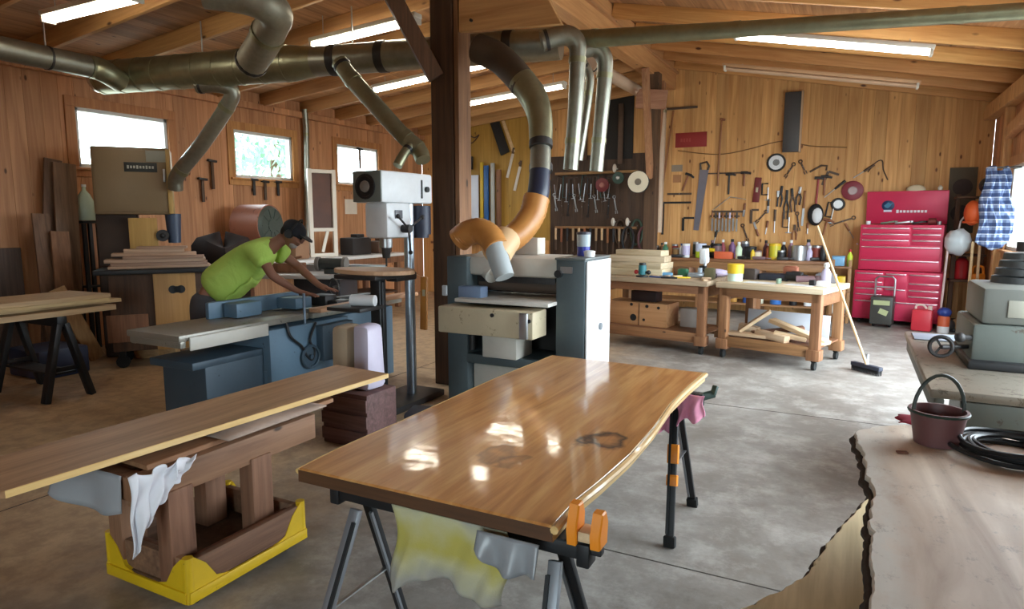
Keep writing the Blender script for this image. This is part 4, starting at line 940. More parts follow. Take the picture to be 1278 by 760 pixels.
b=B(); b.box((.0,.0,.55),(.8,.42,1.08),bev=.02); obj('lower_housing',b,DKB,t_)
b=B(); b.box((.08,-.2,1.4),(.3,.04,.5),bev=.008); obj('plywood_guard',b,wood('guard_ply',srgb(158,118,62),srgb(184,144,84),2,.6),t_)
b=B(); b.cyl((.28,-.24,1.44),(.28,-.12,1.44),.07,n=16); b.sph((.28,-.25,1.44),.03); obj('tension_wheel',b,IRON,t_)
b=B(); b.cyl((.4,-.1,1.35),(.4,-.1,1.7),.07,.09,16); obj('blue_canister',b,plain('blue_grey_canister',srgb(64,76,98),.4),t_)
# cart with a pile of boards in front of it
cart=at(218,335,z=1.1); t_=thing('rolling_cabinet','dark topped rolling cabinet with a plywood door, carrying a pile of boards','cabinet',(-6.98,4.78,0),52)
b=B(); b.box((.02,0,1.07),(1.24,.66,.05),bev=.008); obj('cabinet_top',b,BLACK,t_)
b=B(); b.box((.02,.04,.62),(1.0,.5,.86),bev=.01); obj('cabinet_body',b,wood('dark_cabinet_wood',srgb(56,38,28),srgb(92,62,44),2,.7,.8),t_)
b=B(); b.box((.16,-.225,.62),(.42,.03,.86),bev=.006); dr=obj('plywood_door',b,wood('ply_orange',srgb(168,120,68),srgb(196,148,92),2,.5,.7,.05,.1),t_)
b=B(); b.cyl((.14,-.235,.86),(.14,-.25,.86),.045,n=18); b.cyl((.22,-.235,.86),(.22,-.25,.86),.045,n=18); b.box((.18,-.243,.86),(.08,.014,.07)); obj('hand_hole',b,BLACK,dr)
for x in (-.4,.44):
    for y in (-.15,.22):
        b=B(); b.cyl((x,y-.02,.07),(x,y+.02,.07),.07,n=14); b.box((x,y,.15),(.06,.06,.1)); obj('caster',b,RUBB,t_)
b=B(); b.box((-.32,-.23,.45),(.4,.02,.3),bev=.004); obj('side_board',b,TIMR,t_)
M_=Matrix.Translation((-6.98,4.78,0))@Matrix.Rotation(R(52),4,'Z')
PILE=wood('pile_board',srgb(146,112,90),srgb(196,164,140),0,.65,.8,.06,.35)
rnd=random.Random(11); z=1.096; names=['bottom','second','third','fourth','fifth','sixth','topmost']
for k in range(7):
    L_=[1.02,.96,1.0,.8,.84,.6,.5][k]; h=.028+.006*(k%3); p=M_@V((.02+rnd.uniform(-.06,.08),rnd.uniform(-.06,.04),z+h/2)); z+=h+.001
    b=B(); b.box((0,0,0),(L_,.3-.02*k,h),bev=.004); o=tag(obj('pile_board',b,PILE,loc=p),f'{names[k]} board of the pile on the dark rolling cabinet behind the man' ,'board','boards piled on the rolling cabinet'); o.rotation_euler=(0,0,R(52+rnd.uniform(-5,5)))
t_=thing('covered_machine','low machine under a dark cloth cover behind the pile of boards','machine',(-7.1,5.76,0),0)
b=B(); b.box((0,0,.45),(.5,.36,.9),bev=.02); obj('machine_body',b,plain('dark_umber',srgb(48,36,32),.7),t_)
b=B()
def f_cov(u,v):
    a=u*6.283; r_=(.1+.9*min(1,v*2)); rr=1+.06*math.sin(a*7)*v
    return (.36*r_*rr*max(-.86,min(.86,math.cos(a)*1.2)),.26*r_*rr*max(-.86,min(.86,math.sin(a)*1.2)),1.38+.1*math.sin(a*2)*(1-v)-.75*max(0,v-.4)-.1*v)
b.grid(f_cov,40,10); bmesh.ops.remove_doubles(b.bm,verts=list(b.bm.verts),dist=.0005); obj('cloth_cover',b,plain('umber_cloth',srgb(44,32,30),.9,0,.2),t_,thick=.006)
# slim upright stick and blocks on the floor
a0=at(172,447,z=0); b=B(); b.bar((0,0,0),(-.06,-.04,.62),.06,.03,.004); b.bar((-.06,-.04,.6),(-.13,-.1,1.02),.05,.03,.004); tag(obj('bent_stick',b,PLY_END,loc=(a0.x,a0.y,.01)),'pale crooked stick standing on the floor in front of the rolling cabinet','stick')
for k,(px,py,w) in enumerate(((186,446,.22),(212,444,.2))):
    q=at(px,py,z=0); b=B(); b.box((0,0,.06),(w,.14,.12),(0,0,30),.006); tag(obj('wood_offcut',b,wood('offcut',srgb(148,112,76),srgb(190,150,106),0,.6,1,0,.3),loc=(q.x,q.y,.001)),('left' if k==0 else 'right')+' one of two wood offcuts on the floor by the rolling cabinet','wood block')
# blower on its stand, red
q=at(318,300,x=-8.0); t_=thing('dust_blower','rust red blower drum with a round dark intake on the wall bench behind the man','blower',(-7.95,7.12,1.006),10); t_.scale=(.84,.84,.86)
RED=worn('rusty_red',srgb(156,98,76),srgb(80,48,38),.5,.1,4.,.6)
b=B(); b.cyl((-.36,0,.62),(.22,0,.62),.36,n=28); obj('drum',b,RED,t_)
b=B(); b.cyl((.22,0,.62),(.27,0,.62),.34,.3,28); b.cyl((.27,0,.62),(.285,0,.62),.12,n=20); 
for k in range(10): a=k*.628; b.bar((.275,.11*math.cos(a),.62+.11*math.sin(a)),(.275,.29*math.cos(a),.62+.29*math.sin(a)),.014,.014)
obj('intake_grille',b,plain('greenish_grey_grille',srgb(92,102,96),.4,.5,.2),t_)
b=B(); b.box((-.08,0,.14),(.5,.5,.28),bev=.02); obj('stand',b,plain('dark_red_stand',srgb(94,34,38),.5),t_)
b=B(); b.box((-.08,0,.3),(.4,.62,.04)); obj('stand_plate',b,RED,t_)
# white frame standing on the wall bench
q=at(404,318,x=-7.75); t_=thing('narrow_sash','narrow white wooden sash standing on the wall bench between the second and third windows','frame',(-7.85,8.35,1.006),68)
WF=plain('cream_frame_paint',srgb(226,216,200),.5,0,.08); fw,fh=.21,1.44
for c,d in (((-fw,0,fh/2),(.07,.05,fh)),((fw,0,fh/2),(.07,.05,fh))):
    b=B(); b.box(c,d,bev=.006); obj('stile',b,WF,t_)
for z in (.03,.45,fh-.035):
    b=B(); b.box((0,0,z),(fw*2,.045,.06),bev=.006); obj('rail',b,WF,t_)
b=B(); b.bar((-.02,.0,.08),(.08,0,.44),.05,.02); obj('diagonal_slat',b,WF,t_)
b=B(); b.box((0,.03,.93),(.38,.01,.9)); obj('backing_panel',b,plain('brown_backing',srgb(92,58,44),.6,0,.5,5.),t_)
# paper tag on wall, wall cable etc
q=at(439,258,x=XL+.02); b=B(); b.box((0,0,0),(.004,.34,.28)); tag(obj('paper_notice',b,plain('cream_paper',srgb(220,206,186),.8),loc=(XL+.001,q.y,q.z)),'small cream paper notice pinned to the wall below the third window','notice')
# lantern bottle on a dark stand
q=at(108,277,x=-8.46); t_=thing('glass_jug','pale green glass jug standing on a dark stand beside the tan cabinet','jug',(-8.46,q.y,1.62))
b=B(); b.lathe([(.1,0),(.105,.01),(.105,.22),(.06,.32),(.022,.37),(.022,.42)],20); obj('jug_body',b,plain('pale_green_glass',srgb(186,204,186),.2,0,.1),t_)
b=B(); b.lathe([(.026,.41),(.026,.44)],14); obj('stopper',b,WHITE,t_)
st=thing('tall_stand','dark tall narrow stand against the left wall carrying the glass jug','stand',(-8.46,q.y,0)); b=B(); b.box((0,0,1.6),(.22,.22,.035),bev=.005); obj('stand_top',b,BLACK,st)
for x in (-.085,.085):
    for y in (-.085,.085):
        b=B(); b.box((x,y,.79),(.04,.04,1.58)); obj('leg',b,BLACK,st)
b=B(); b.box((0,0,.8),(.2,.2,.02)); obj('shelf',b,BLACK,st)
# boards leaning on the left wall
LEAN=wood('leaning_board_wood',srgb(84,60,44),srgb(134,100,74),2,.65,.8,.08,.4)
for k,(pb_,pt,w,lab,m) in enumerate((((62,440),(66,200),.2,'tall dark board leaning on the left wall, nearest to the first window',LEAN),((92,440),(80,205),.26,'tall brown board leaning on the left wall beside the first window',LEAN),((70,438),(50,268),.18,'shorter weathered board leaning on the left wall with a whitish end',LEAN),((88,440),(74,290),.2,'short reddish board with pale edge leaning in front of the taller ones',TIMR))):
    fx=-8.3+.14*(k>1)+.05*k; A=at(*pb_,x=fx); A.z=0; T=at(*pt,x=-8.5+.1*k+.02); b=B(); b.bar((0,0,.0),T-V((A.x,A.y,0)),w,.03,.004,up=(1,0,0)); tag(obj('leaning_board',b,m,loc=(A.x,A.y,.012)),lab,'board')
A=at(106,444,z=0); b=B(); b.bar((0,0,.01),(-.16,-.3,.86),.17,.035,.004,up=(1,0,0)); tag(obj('leaning_board',b,wood('pale_leaner',srgb(166,126,86),srgb(204,164,118),2,.6,.8,.05,.1),loc=(A.x+.35,A.y-.05,0)),'pale reddish board leaning behind the black plastic sawhorse','board')
# black plastic sawhorse with stacked boards
def plastic_horse(label,y):
    t_=thing('plastic_sawhorse',label,'sawhorse',(-6.75,y,0)); x0,x1=-.38,.4
    b=B(); b.box((0,0,.72),(.86,.09,.1),bev=.012); obj('beam',b,BLACK,t_)
    for x in (x0,x1):
        for k in (-1,1):
            b=B(); b.bar((x,k*.03,.7),(x+(.03 if x>0 else -.03),k*.2,.0),.09,.05,.008); obj('leg',b,BLACK,t_)
        b=B(); b.box((x,0,.28),(.03,.26,.04),bev=.004); obj('spreader',b,BLACK,t_)
    b=B(); b.box((0,0,.24),(.8,.2,.02),bev=.004); obj('tray',b,BLACK,t_)
plastic_horse('black plastic sawhorse under the stack of boards at the left edge',3.36)
plastic_horse('black plastic sawhorse holding the near ends of the board stack',2.0)
b=B(); b.box((0,0,.15),(.6,.5,.3),bev=.03); tag(obj('blue_bin',b,plain('navy_bin',srgb(34,44,72),.5),loc=(-7.55,3.85,.0)),'dark blue bin on the floor behind the black plastic sawhorse','bin')
STK=wood('stack_board',srgb(154,124,86),srgb(200,170,124),1,.6,.8,.06,.25); z=.771
for k,(x,w,h,y1,lab) in enumerate(((-6.55,.5,.05,3.85,'thick pale board at the bottom of the stack on the black plastic sawhorse'),(-6.62,.3,.035,4.0,'narrow board sticking out of the middle of the stack at the left edge'),(-6.6,.56,.03,3.8,'wide board just under the top of the stack at the left edge'),(-6.62,.6,.04,3.82,'wide pale live edge board on top of the stack at the left edge'))):
    b=B(); n=14; pl=[(x+w/2+.012*math.sin(i*1.3+k*2),1.5+(y1-1.5)*i/n) for i in range(n+1)]+[(x-w/2,y1-.05),(x-w/2,1.5)]
    b.prism(pl,z,z+h,bev=.004); z+=h+.002; tag(obj('stacked_board',b,STK,smooth=False),lab,'board','boards stacked at the left edge')
# ------------------------------------------------------------------ rolling work benches at the back
BW=wood('bench_wood',srgb(112,74,46),srgb(156,110,72),0,.6,.9,.06,.15); BWZ=wood('bench_leg_wood',srgb(120,80,50),srgb(166,120,80),2,.6,.9,.06,.2)
def bench(name,label,loc,rz,w,d,h,topm):
    t_=thing(name,label,'workbench',loc,rz); 
    b=B(); b.box((w/2,d/2,h-.03),(w,d,.06),bev=.006); obj('bench_top',b,topm,t_)
    for y in (.06,d-.06):
        b=B(); b.box((w/2,y,h-.11),(w-.1,.04,.1),bev=.005); obj('apron',b,BW,t_)
    for x in (.08,w-.08):
        b=B(); b.box((x,d/2,h-.14),(.04,d-.16,.14),bev=.005); obj('apron',b,BW,t_)
        for y in (.09,d-.09):
            b=B(); b.box((x,y,(h-.06)/2+.07),(.1,.1,h-.2),bev=.006); lg=obj('leg',b,BWZ,t_)
            b=B(); b.box((x,y,.17),(.14,.14,.12),bev=.008); obj('foot_block',b,BWZ,lg)
            b=B(); b.cyl((x-.018,y,.05),(x+.018,y,.05),.05,n=16); b.box((x,y,.1),(.05,.06,.02)); obj('caster',b,RUBB,t_)
    b=B(); b.box((w/2,.07,.2),(w-.1,.05,.12),bev=.005); b.box((w/2,d-.07,.2),(w-.1,.05,.12),bev=.005); obj('lower_rail',b,BW,t_)
    b=B(); b.box((w/2,d/2,.245),(w-.1,d-.12,.02)); obj('lower_shelf',b,BW,t_)
    return Matrix.Translation(loc)@Matrix.Rotation(R(rz),4,'Z')
PTOP=wood('pale_bench_top',srgb(188,168,138),srgb(222,204,176),0,.5,.8,.05,.05); GTOP=wood('dusty_bench_top',srgb(140,120,96),srgb(190,170,142),0,.6,.8,.05,.05)
b2=bench('rolling_workbench','pale topped rolling workbench with wood scraps on its lower shelf, beside the broom',(-1.4,7.95,0),-15,1.2,.95,.9,PTOP)
b1=bench('rolling_workbench','cluttered rolling workbench between the drum sander and the pale topped bench',(-3.0,8.18,0),-9,1.52,.9,.9,GTOP)
def put(name,label,cat,b,mat,M,x,y,z,rz=0,group=None,parts=()):
    p=M@V((x,y,z))
    o=tag(obj(name,b,mat,loc=p),label,cat,group); o.rotation_euler=(0,0,R(rz)+M.to_euler().z); return o
# under / on bench 2
put('plastic_sheet','translucent bluish white panel leaning under the pale topped workbench','panel',(lambda b:b.box((0,0,.14),(.96,.012,.28),(-4,0,0),.003))(B()),plain('bluish_white_sheet',srgb(206,214,226),.35,0,.05),b2,.62,.64,.257)
SCR=wood('scrap_wood',srgb(186,152,116),srgb(222,196,164),0,.6,1,.04,.3)
SL=['flat scrap board lying along the front of the lower shelf of the pale bench','scrap board tilted up at the left on the lower shelf of the pale bench','long scrap leaning to the right on the lower shelf of the pale bench','short thick scrap at the front right on the lower shelf of the pale bench','dark reddish scrap in the middle of the lower shelf of the pale bench','scrap with a pale end across the others on the lower shelf','thin strip poking out on the lower shelf of the pale bench','wedge of scrap in the left back of the lower shelf']
for k,(x,y,z,l,w,h,ry,rz) in enumerate(((.45,.2,.28,.6,.12,.025,0,4),(.36,.32,.43,.36,.14,.025,-38,20),(.86,.34,.36,.62,.1,.03,14,-12),(.62,.17,.30,.34,.08,.05,4,-14),(.6,.4,.33,.5,.09,.03,-8,30),(.8,.24,.31,.3,.1,.03,8,14),(.98,.3,.31,.4,.05,.02,10,-34),(.25,.42,.31,.2,.1,.06,10,10))):
    b=B(); b.box((0,0,.01),(l*1.15,w*1.3,h*1.5),(0,ry,0),.003); put('wood_scrap',SL[k],'wood scrap',b,TIMR if k==4 else SCR,b2,x,y,z,rz,'scraps under the pale bench')
# things standing on bench 2
YP=plain('yellow_plastic',srgb(226,190,40),.4); BLU_=plain('blue_plastic',srgb(56,92,160),.4); LBL=plain('light_blue_plastic',srgb(110,160,196),.4); ORG2=plain('orange_red_plastic',srgb(206,96,58),.5); LIM=plain('lime_label',srgb(186,206,40),.4); GRN=plain('green_plastic',srgb(52,110,80),.4); TEAL=plain('teal_tool',srgb(40,112,120),.45); PUR=plain('mauve_brown',srgb(120,92,96),.5); LAV=plain('lavender_plastic',srgb(200,192,222),.4); REDP=plain('red_plastic',srgb(178,40,40),.4)
def lathe_thing(name,label,cat,M,x,y,z,parts,rz=0,group=None):
    """a turned container: parts = [(part name, profile, material)]; the first part is the body"""
    p=M@V((x,y,z)); t_=thing(name,label,cat,p,math.degrees(M.to_euler().z)+rz,group)
    for n_,pr_,m_ in parts:
        b=B(); b.lathe(pr_,16); obj(n_,b,m_,t_)
    return t_
I4=Matrix()
def tubp(r,h,t=1.05): return [(r,0),(r*1.01,.004),(r*t,h),(r*t*1.03,h+.004)]
def can(name,label,cat,M,x,y,z,r,h,m,ml,group=None,lid=True):
    ps=[('can_body',[(r,0),(r,h*.18)],ml),('can_label',[(r*1.005,h*.18),(r*1.005,h*.86)],m),('can_rim',[(r,h*.86),(r,h),(r*.9,h+.006)],ml)]
    return lathe_thing(name,label,cat,M,x,y,z,ps,group=group)
lathe_thing('yellow_tub','yellow topped white tub at the left end of the pale topped bench','tub',b2,.1,.3,.902,[('tub_body',[(.085,0),(.088,.09)],plain('mint_white',srgb(206,226,214),.4)),('tub_lid',[(.093,.09),(.095,.2),(.08,.205)],YP)])
put('black_case','black tool case lying at the back left of the pale topped bench','case',(lambda b:b.box((0,0,.04),(.34,.18,.08),(0,0,6),.012))(B()),plain('navy_black_case',srgb(34,38,52),.5),b2,.42,.72,.902)
put('router_tool','black hand router lying in the middle of the pale topped bench','power tool',(lambda b:b.cyl((-.09,0,.06),(.09,0,.06),.055,n=16).cyl((.09,0,.06),(.15,0,.06),.03,n=12).box((0,.05,.09),(.1,.05,.06),bev=.01))(B()),BLACK,b2,.66,.68,.902)
put('angle_grinder','mauve brown power tool resting near the right of the pale topped bench','power tool',(lambda b:b.cyl((-.13,0,.05),(.1,0,.06),.04,.035,14).cyl((.1,0,.0),(.1,0,.09),.045,n=14).cyl((.1,0,.0),(.1,0,.012),.06,n=18))(B()),PUR,b2,.88,.5,.902,20)
for k,(x,y,rz,l,w,lab) in enumerate(((.42,.28,3,.36,.2,'sheet of paper on the left of the pale bench top'),(.86,.3,-6,.3,.2,'sheet of paper on the right of the pale bench top'))):
    put('paper_sheet',lab,'paper',(lambda b:b.box((0,0,.0015),(l,w,.003)))(B()),WHITE,b2,x,y,.9005,rz)
put('green_tape','small green tape measure at the middle of the pale bench top','tape measure',(lambda b:b.box((0,0,.03),(.03,.1,.06),bev=.008))(B()),plain('grey_green',srgb(120,140,120),.5),b2,.62,.3,.902)
lathe_thing('spray_bottle','white lavender spray bottle at the right of the pale topped bench','bottle',b2,1.06,.52,.902,[('bottle_body',[(.05,0),(.052,.01),(.052,.13),(.03,.18)],LAV),('bottle_neck',[(.02,.18),(.02,.2)],WHITE),('spray_head',[(.03,.2),(.032,.24),(.02,.25)],WHITE)])
put('black_box','small black box beside the spray bottle on the pale bench','box',(lambda b:b.box((0,0,.03),(.06,.06,.06),bev=.006))(B()),BLACK,b2,.97,.36,.902)
put('white_block','white block at the front right of the pale topped bench','block',(lambda b:b.box((0,0,.03),(.12,.08,.06),bev=.006))(B()),WHITE,b2,1.1,.3,.902)
# bench 1: boards, clutter
for k,(x,y,l,w,h,z,rz,lab) in enumerate(((.36,.46,.9,.4,.09,.902,4,'thick pale board at the bottom of the pile on the cluttered bench'),(.38,.5,.86,.36,.08,.994,-3,'pale board in the middle of the pile on the cluttered bench'),(.4,.48,.8,.3,.08,1.076,6,'pale board second from the top of the pile on the cluttered bench'),(.44,.5,.66,.24,.07,1.158,-2,'short pale board on top of the pile on the cluttered bench'))):
    put('pile_board',lab,'board',(lambda b:b.box((0,0,h/2),(l,w,h),bev=.004))(B()),wood('pale_pile',srgb(176,156,124),srgb(216,198,168),0,.6,.8,.04,.2),b1,x,y,z,rz,'boards piled on the cluttered bench')
t_=thing('plunge_router','teal and black router with a red knob at the front of the cluttered bench','power tool',b1@V((.62,.14,.902)),-9)
b=B(); b.cyl((0,0,.03),(0,0,.15),.05,n=16); obj('router_motor',b,TEAL,t_)
b=B(); b.cyl((0,0,0),(0,0,.02),.08,n=18); b.cyl((0,0,.15),(0,0,.18),.045,n=14); obj('router_base',b,BLACK,t_)
for s in (-1,1): 
    b=B(); b.sph((s*.085,0,.06),.03,n=10); b.bar((0,0,.06),(s*.08,0,.06),.03,.03); obj('router_knob',b,REDP if s<0 else BLACK,t_)
put('white_plane','white and chrome bench tool in the middle of the cluttered bench','tool',(lambda b:b.box((0,0,.03),(.2,.1,.06),bev=.012).cyl((.04,0,.06),(.04,0,.12),.03,n=12))(B()),plain('bluish_chrome',srgb(190,204,216),.25,.5),b1,1.2,.5,.902,10)
put('lavender_bag','crumpled lavender plastic bag at the back right of the cluttered bench','bag',(lambda b:b.sph((0,0,.05),.13,(1.3,.8,.4),14))(B()),LAV,b1,1.38,.72,.902)
put('dark_tool','dark hand tool in front of the lavender bag on the cluttered bench','tool',(lambda b:b.box((0,0,.03),(.2,.07,.06),bev=.015).cyl((-.1,0,.03),(-.18,.02,.03),.018,n=10))(B()),plain('dark_purple_tool',srgb(52,40,56),.5),b1,1.36,.5,.902,-12)
for k,(x,y,c,n_,lab) in enumerate(((.82,.12,BLU_,'blue_marker','blue marker lying near the front of the cluttered bench'),(.95,.2,STEEL,'steel_rule','steel rule lying on the cluttered bench'),(1.0,.1,BLACK,'pencil','dark pencil at the front edge of the cluttered bench'),(1.12,.22,YP,'yellow_pencil','yellow pencil on the cluttered bench'))):
    put(n_,lab,'stationery',(lambda b:b.bar((-.1,0,.012),(.1,0,.012),.02,.02,.004))(B()),c,b1,x,y,.902,12*k-10)
for k in range(5):
    put('wood_shaving',['curled shaving by the router on the cluttered bench','shaving near the bench end on the cluttered bench','pale chip in the middle of the cluttered bench','little offcut near the steel rule','offcut at the right corner of the cluttered bench'][k],'wood scrap',(lambda b:b.box((0,0,.012),(.09+.02*k,.05,.022),bev=.004))(B()),SCR,b1,[.74,1.4,1.0,.9,1.44][k],[.3,.3,.36,.32,.12][k],.902,30*k)
t_=thing('vise_stand','tall white and black bench tool on a post at the back of the cluttered bench','tool',b1@V((1.2,.78,.902)),-9)
b=B(); b.cyl((0,0,0),(0,0,.03),.08,n=16); b.cyl((0,0,.03),(0,0,.34),.025,n=12); obj('tool_post',b,STEEL,t_)
b=B(); b.box((0,-.03,.26),(.1,.12,.2),(8,0,0),.02); obj('tool_head',b,WHITE,t_)
b=B(); b.box((.0,-.06,.1),(.09,.06,.07),bev=.012); b.box((.02,-.02,.38),(.1,.04,.03)); obj('tool_motor',b,BLACK,t_)
# under bench 1: plywood box with holes
t_=thing('plywood_box','plywood box with dark round holes on the lower shelf of the cluttered bench','box',b1@V((.5,.42,.256)),-9)
PLY=wood('box_ply',srgb(176,128,80),srgb(206,160,110),0,.55,.6,.05,.1)
b=B(); b.box((0,0,.15),(.86,.4,.3),bev=.006); obj('box_body',b,PLY,t_)
for x,z,r in ((-.06,.27,.02),(.16,.26,.022),(-.03,.1,.045),(.12,.08,.018),(.32,.25,.02)):
    b=B(); b.cyl((x,-.2,z),(x,-.206,z),r,n=16); obj('round_hole',b,BLACK,t_)
b=B(); b.box((.05,-.203,.15),(.006,.006,.29)); obj('box_joint',b,BLACK,t_)
put('white_carton','whitish carton behind the plywood box under the cluttered bench','carton',(lambda b:b.box((0,0,.12),(.28,.2,.24),bev=.008))(B()),plain('grey_white_carton',srgb(190,184,178),.8),b1,1.16,.55,.257)
put('dark_toolbox','dark toolbox on top of the plywood box under the cluttered bench','toolbox',(lambda b:b.box((0,0,.07),(.36,.2,.14),bev=.01).box((0,0,.15),(.16,.03,.03),bev=.008))(B()),plain('dark_plum_box',srgb(48,34,36),.5),b1,.56,.42,.559)
# ------------------------------------------------------------------ wall bench with clutter below the tool wall
wb=thing('wall_bench','long wooden bench along the back wall crowded with cans and bottles','workbench',(-1.75,11.93,0))
b=B(); b.box((-.1,0,.93),(3.1,.66,.05),bev=.006); obj('bench_top',b,BW,wb)
b=B(); b.box((-.1,-.3,.84),(3.0,.04,.12),bev=.005); obj('apron',b,BW,wb)
b=B(); b.box((-.1,0,.2),(3.0,.6,.03)); obj('lower_shelf',b,BW,wb)
for x in (-1.58,-.6,.4,1.38):
    for y in (-.27,.27):
        b=B(); b.box((x,y,.452),(.08,.08,.9),bev=.006); obj('leg',b,BWZ,wb)
WB=Matrix.Translation((-1.75,11.93,0))
CL=[ # x offset, y, kind, radius, height, main, second, label
(-1.45,.05,'can',.07,.16,IRON,STEEL,'grey can at the far left end of the wall bench'),
(-1.22,-.1,'bottle',.045,.22,GRN,WHITE,'green bottle near the left end of the wall bench'),
(-1.05,.1,'can',.08,.13,plain('tan_label',srgb(180,140,90),.6),STEEL,'tan can standing behind the cluttered bench'),
(-.86,-.08,'can',.06,.2,LAV,WHITE,'pale lavender can behind the white tool post'),
(-.62,.02,'jar',.085,.2,plain('white_blue',srgb(206,216,238),.4),LIM,'white tub with a lime base on the wall bench, left of the orange bin'),
(-.46,.2,'bottle',.05,.25,BLACK,PUR,'black bottle behind the lime based tub'),
(-.36,.12,'can',.07,.2,PUR,BLACK,'mauve can standing behind the orange bin'),
(-.12,.2,'bottle',.05,.27,plain('violet_tin',srgb(140,100,150),.4),BLACK,'violet bottle behind the orange bin'),
(.04,-.12,'bottle',.05,.24,plain('mint',srgb(202,220,190),.4),WHITE,'mint white bottle right of the orange bin'),
(.2,.1,'can',.09,.17,plain('charcoal',srgb(48,48,52),.5),IRON,'charcoal can right of the mint bottle'),
(.34,-.1,'can',.06,.12,plain('cream_tin',srgb(210,196,168),.5),PUR,'small cream tin in the middle of the wall bench'),
(.44,.16,'bottle',.04,.26,plain('wine',srgb(96,44,60),.5),BLACK,'wine red bottle left of the yellow can'),
(.6,0,'can',.085,.22,plain('yellow_green_label',srgb(198,186,48),.4),YP,'yellow green can on the wall bench, right of the wine red bottle'),
(.72,.2,'bottle',.045,.24,BLACK,WHITE,'black bottle with a white cap behind the yellow green can'),
(.98,-.02,'can',.11,.2,plain('tin_grey',srgb(176,176,176),.3,.7),STEEL,'big bare tin can right of the yellow green can'),
(1.1,.2,'bottle',.05,.28,plain('lilac',srgb(170,150,170),.4),BLACK,'lilac bottle behind the big bare tin can'),
]
def bottle(name,label,M,x,y,z,r,h,m,mc,rz=0,group=None):
    return lathe_thing(name,label,'bottle',M,x,y,z,[('bottle_body',[(r*.96,0),(r,.008),(r,h*.62),(r*.45,h*.8),(r*.4,h*.86)],m),('bottle_cap',[(r*.5,h*.86),(r*.5,h),(r*.4,h*1.01)],mc)],group=group)
EX=[
(-1.34,.12,'bottle',.04,.2,plain('tea',srgb(120,80,50),.4),BLACK,'brown bottle between the grey can and the green bottle'),
(-1.12,.2,'can',.05,.18,REDP,STEEL,'red can behind the green bottle at the left of the wall bench'),
(-.95,-.02,'bottle',.038,.2,WHITE,BLU_,'white bottle with a blue cap left of the lavender can'),
(-.74,.2,'can',.055,.22,plain('dark_olive',srgb(70,72,48),.5),STEEL,'olive can behind the white tub with the lime base'),
(-.52,-.02,'bottle',.036,.18,plain('clear_grey',srgb(150,154,150),.2),BLACK,'grey clear bottle right of the lime based tub'),
(-.28,.22,'bottle',.04,.26,plain('rose',srgb(170,80,90),.4),WHITE,'rose bottle behind the right half of the orange bin'),
(.1,.2,'can',.06,.24,plain('slate_tin',srgb(80,84,96),.5),STEEL,'tall slate tin behind the mint white bottle'),
(.27,-.14,'bottle',.032,.16,YP,BLACK,'little yellow bottle in front of the charcoal can'),
(.5,.02,'bottle',.04,.22,plain('rust_label',srgb(160,84,50),.5),WHITE,'rust coloured bottle touching the yellow green can'),
(.71,-.06,'can',.055,.13,plain('black_tin',srgb(36,34,36),.5),STEEL,'black tin right of the yellow green can'),
(.84,.12,'bottle',.045,.27,plain('pale_plum',srgb(150,120,140),.4),WHITE,'pale plum bottle left of the big bare tin can'),
(1.14,-.06,'bottle',.04,.2,LAV,WHITE,'lavender bottle right of the big bare tin can'),
(1.24,.1,'can',.07,.2,plain('brick_label',srgb(150,70,60),.5),STEEL,'brick red can near the right end of the wall bench'),
(1.34,-.04,'bottle',.042,.24,BLACK,REDP,'black bottle with a red cap at the right end of the wall bench'),
]
for x,y,k,r,h,m1,m2,lab in CL+EX:
    r*=1.12; h*=1.2
    if k=='can': can('paint_can',lab,'can',WB,x,y-.08,.957,r,h,m1,m2,'cans and bottles on the wall bench')
    elif k=='jar': lathe_thing('plastic_tub',lab,'tub',WB,x,y-.08,.957,[('tub_base',[(r,0),(r,h*.45)],m2),('tub_top',[(r,h*.45),(r,h),(r*.9,h+.01)],m1)],group='cans and bottles on the wall bench')
    else: bottle('bottle',lab,WB,x,y-.08,.957,r,h,m1,m2,group='cans and bottles on the wall bench')
put('orange_bin','flat orange red bin on the wall bench above the pale topped bench','bin',(lambda b:b.box((0,0,.05),(.3,.2,.1),bev=.012).box((0,-.08,.11),(.3,.03,.03),bev=.006))(B()),ORG2,WB,-.2,-.22,.957)
put('yellow_drill','yellow and brown cordless drill lying left of the orange bin on the wall bench','power tool',(lambda b:b.cyl((-.1,0,.14),(.1,0,.14),.035,n=12).box((-.06,0,.06),(.05,.05,.12),bev=.01).box((-.05,0,.02),(.1,.07,.04),bev=.006))(B()),YP,WB,-.46,-.2,.957)
for k,(x,y,l) in enumerate(((.14,-.27,.22),(.42,-.26,.3),(.78,-.25,.26),(-.95,-.24,.3),(1.25,-.15,.2))):
    put('hand_tool',['dark hand tool lying at the front of the wall bench right of the orange bin','long brown handled tool lying in front of the yellow green can','dark pliers lying in front of the big tin can','dark tool lying at the left front of the wall bench','black tool at the right end of the wall bench'][k],'hand tool',(lambda b:b.bar((-l/2,0,.03),(l*.2,0,.03),.05,.05,.012).bar((l*.2,0,.03),(l/2,.02,.025),.03,.02,.004))(B()),(BLACK,PUR,IRON,BLACK,IRON)[k],WB,x,y,.957,10*k-15)
for k,(x,y,w,d,h,m,lab) in enumerate(((.14,.62,.2,.14,.12,plain('dark_crate',srgb(60,50,46),.6),'dark open box at the back of the pale topped bench'),(.56,.84,.16,.1,.16,plain('rust_box',srgb(140,80,56),.6),'rust coloured box at the back of the pale topped bench'),(.98,.8,.22,.12,.1,plain('grey_box',srgb(110,108,112),.5),'grey box at the back right of the pale topped bench'))):
    put('parts_box',lab,'box',(lambda b:b.box((0,0,h/2),(w,d,h),bev=.008).box((0,0,h),(w*.8,d*.7,.02),bev=.004))(B()),m,b2,x,y,.902,5*k)
